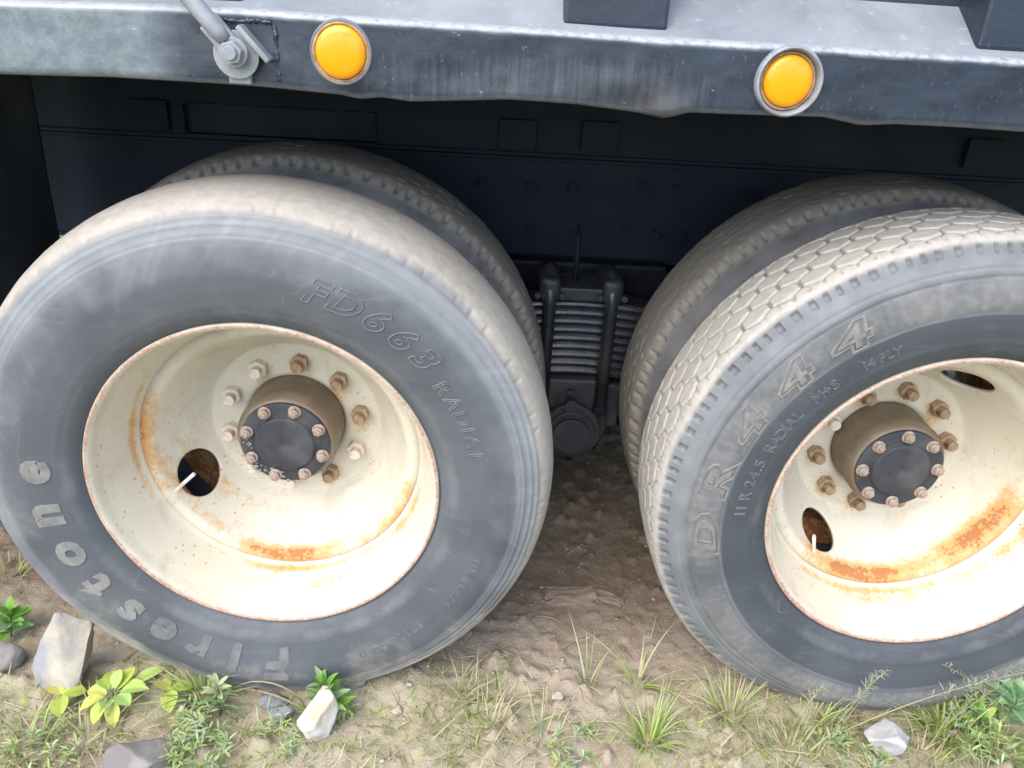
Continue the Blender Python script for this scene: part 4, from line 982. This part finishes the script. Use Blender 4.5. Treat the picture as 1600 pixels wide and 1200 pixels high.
def feathery(x, y, n, h, label, seed, sp=.05):
    """creeping weed of many tiny leaflets"""
    r = random.Random(seed); B = Leafy()
    for k in range(n):
        a = r.uniform(0, 6.283); rr = sp*math.sqrt(r.random()); px, py = x+rr*math.cos(a), y+rr*1.3*math.sin(a); z = gz(px, py)
        hh = h*r.uniform(.4, 1.1); dx, dy = r.uniform(-.5, .5)*hh, r.uniform(-.5, .5)*hh; c = jit(r.choice([(.40, .47, .18), (.38, .46, .22), (.40, .50, .32), (.34, .43, .19)]), r)
        B.stem([(px, py, z-.003), (px+dx*.5, py+dy*.5, z+hh*.55), (px+dx, py+dy, z+hh)], .0012, c)
        for i in range(7):
            t = .25+.75*i/6; B.leaf((px+dx*t, py+dy*t, z+hh*t), r.uniform(0, 6.28), r.uniform(.014, .030), .0048, r.uniform(0, .9), .5, jit(c, r), None, 0, 1.0, 3)
    return tag(B.obj('creeping_weed'), label, 'weed', 'creeping weeds on the dirt', 'thing')
feathery(-.135, -.130, 30, .06, 'feathery green weed below the bright grass tuft', 1, .055)
feathery(-.120, -.205, 28, .06, 'feathery weed at the bottom edge right of the grey stone', 2, .05)
feathery(1.49, -.075, 45, .09, 'feathery weed inside the lush clump at right', 3, .08)
feathery(.135, -.060, 20, .03, 'tiny weed hugging the right side of the white stone', 4, .022)
feathery(.62, -.14, 18, .03, 'low creeping weed at the bottom centre', 5, .07)
feathery(1.22, -.12, 24, .035, 'low creeping weed left of the pale blocky stone', 6, .07)
feathery(.04, -.12, 16, .03, 'low creeping weed left of the white stone', 7, .05)
feathery(-.43, -.18, 20, .04, 'low creeping weed in the bottom left corner', 8, .07)
def seed_grass(x, y, az, L, ti, be, label, seed, fuzz=26):
    r = random.Random(seed); B = Leafy(); p = np.array([x, y, gz(x, y)]); pts = []; n = 14
    for i in range(n+1):
        t = i/n; e = ti-be*t; pts.append(p.copy()); p = p+np.array([math.cos(az)*math.cos(e), math.sin(az)*math.cos(e), math.sin(e)])*L/n
    B.stem(pts, .0014, jit(PALE, r))
    for k in range(fuzz):
        t = .5+.5*k/fuzz; i = min(n-1, int(t*n)); q = pts[i]+(pts[i+1]-pts[i])*(t*n-i)
        B.leaf(q, r.uniform(0, 6.28), r.uniform(.014, .034)*(1.2-.6*t), .0018, r.uniform(.1, 1.0), .4, jit((.42, .42, .30), r), None, 0, 1.0, 3)
    return tag(B.obj('seed_grass'), label, 'grass', 'seed heads before the right tyre', 'thing')
seed_grass(1.185, -.085, .25, .20, 1.32, .5, 'lone fuzzy seed head in front of the right rim', 1, 60)
seed_grass(1.18, -.090, .08, .46, .62, .45, 'long seed stalk arching right across the tyre foot', 2, 70)
seed_grass(1.40, -.085, .30, .24, .85, .5, 'short seed stalk rising out of the lush clump', 3, 40)
seed_grass(1.10, -.075, .5, .14, 1.2, .5, 'small seed stalk left of the lone fuzzy one', 4, 40)
seed_grass(1.60, -.06, 3.0, .26, 1.0, .6, 'seed stalk leaning left from the mint green herb', 5, 40)
def litter():
    r = random.Random(9); B = Leafy(); k = 0
    while k < 1500:
        x = r.uniform(-.75, 1.85); y = r.uniform(-.40, .26)
        d = .18+.7*math.exp(-((x-.45)/.16)**2)+1.0*math.exp(-((x-1.2)/.26)**2)+.4*math.exp(-((x+.3)/.2)**2)
        d *= min(1, max(0, (.16-y)/.22))+.03
        if r.random() > d: continue
        c = jit(r.choice([STRAW, STRAW, PALE, (.33, .26, .15), OLIVE]), r, .25)
        B.blade((x, y, gz(x, y)+r.uniform(.0, .008)), r.uniform(0, 6.28), r.uniform(.02, .10), r.uniform(.0014, .0036), r.uniform(-.05, .45), r.uniform(-.1, .5), c, seg=3); k += 1
    tag(B.obj('straw_litter'), 'dry straw and dead grass lying on the dirt', 'straw', kind='stuff')
litter()
def ground_cover():
    r = random.Random(12); B = Leafy(); k = 0
    gx, gy = np.meshgrid(np.linspace(-.9, 2.0, 290), np.linspace(-.4, .2, 60), indexing='ij'); NB = fbm(np.c_[gx.ravel()*3, gy.ravel()*3, 0*gx.ravel()], 3, 40).reshape(290, 60)
    while k < 2600:
        x = r.uniform(-.9, 1.95); y = r.uniform(-.40, .20)
        f = NB[int((x+.9)/2.9*289), int((y+.4)/.6*59)]
        d = min(1, max(0, (f+.06*(x > .9)+.05*(x < -.25)-.46)/.16))*min(1, max(0, (.10-y)/.16))+.01
        if r.random() > d: continue
        c = jit(r.choice([OLIVE, LIME, PALE, (.20, .24, .08)]), r, .25)
        B.blade((x, y, gz(x, y)-.002), r.uniform(0, 6.28), r.uniform(.012, .045), r.uniform(.0014, .003), r.uniform(.3, 1.4), r.uniform(0, 1.2), c, seg=3); k += 1
    tag(B.obj('ground_cover'), 'short sparse green grass sprouting over the dirt', 'grass', kind='stuff')
ground_cover()
def far_grass():
    r = random.Random(14); B = Leafy()
    for k in range(2500):
        x = r.uniform(-6, 2); y = r.uniform(2.9, 7)
        B.blade((x, y, gz(x, y)-.01), r.uniform(0, 6.28), r.uniform(.1, .3), .01, r.uniform(.9, 1.5), r.uniform(0, 1.2), jit(r.choice([OLIVE, LIME, STRAW]), r), seg=3)
    tag(B.obj('grass_field'), 'rough grass field beyond the far side of the truck', 'grass', kind='stuff')
far_grass()
def twig(x, y, az, L, r, label, seed):
    rn = random.Random(seed); P = []; px, py = x, y
    for i in range(8):
        P.append((px, py, gz(px, py)+r*.9+.002)); az += rn.uniform(-.22, .22); px += math.cos(az)*L/7; py += math.sin(az)*L/7
    tag(bmobj('twig', lambda bm: tube(bm, P, [r*(1-.07*i) for i in range(8)], 7), 'twig_bark', smooth=True), label, 'twig')
M['twig_bark'] = mk_mottle('twig_bark', (.20, .15, .10), (.30, .24, .17), (.13, .09, .06), 60)
twig(.46, .14, -.5, .14, .0028, 'thin dark twig beside the foot of the bald tyre', 1)
twig(.66, .50, .35, .12, .0024, 'short twig on shaded dirt behind the brick fragments', 2)
twig(.80, .25, 2.3, .09, .0022, 'bent twig right of the brick fragments', 3)
twig(.56, .245, .2, .07, .0030, 'stubby twig in front of the long brick fragment', 4)
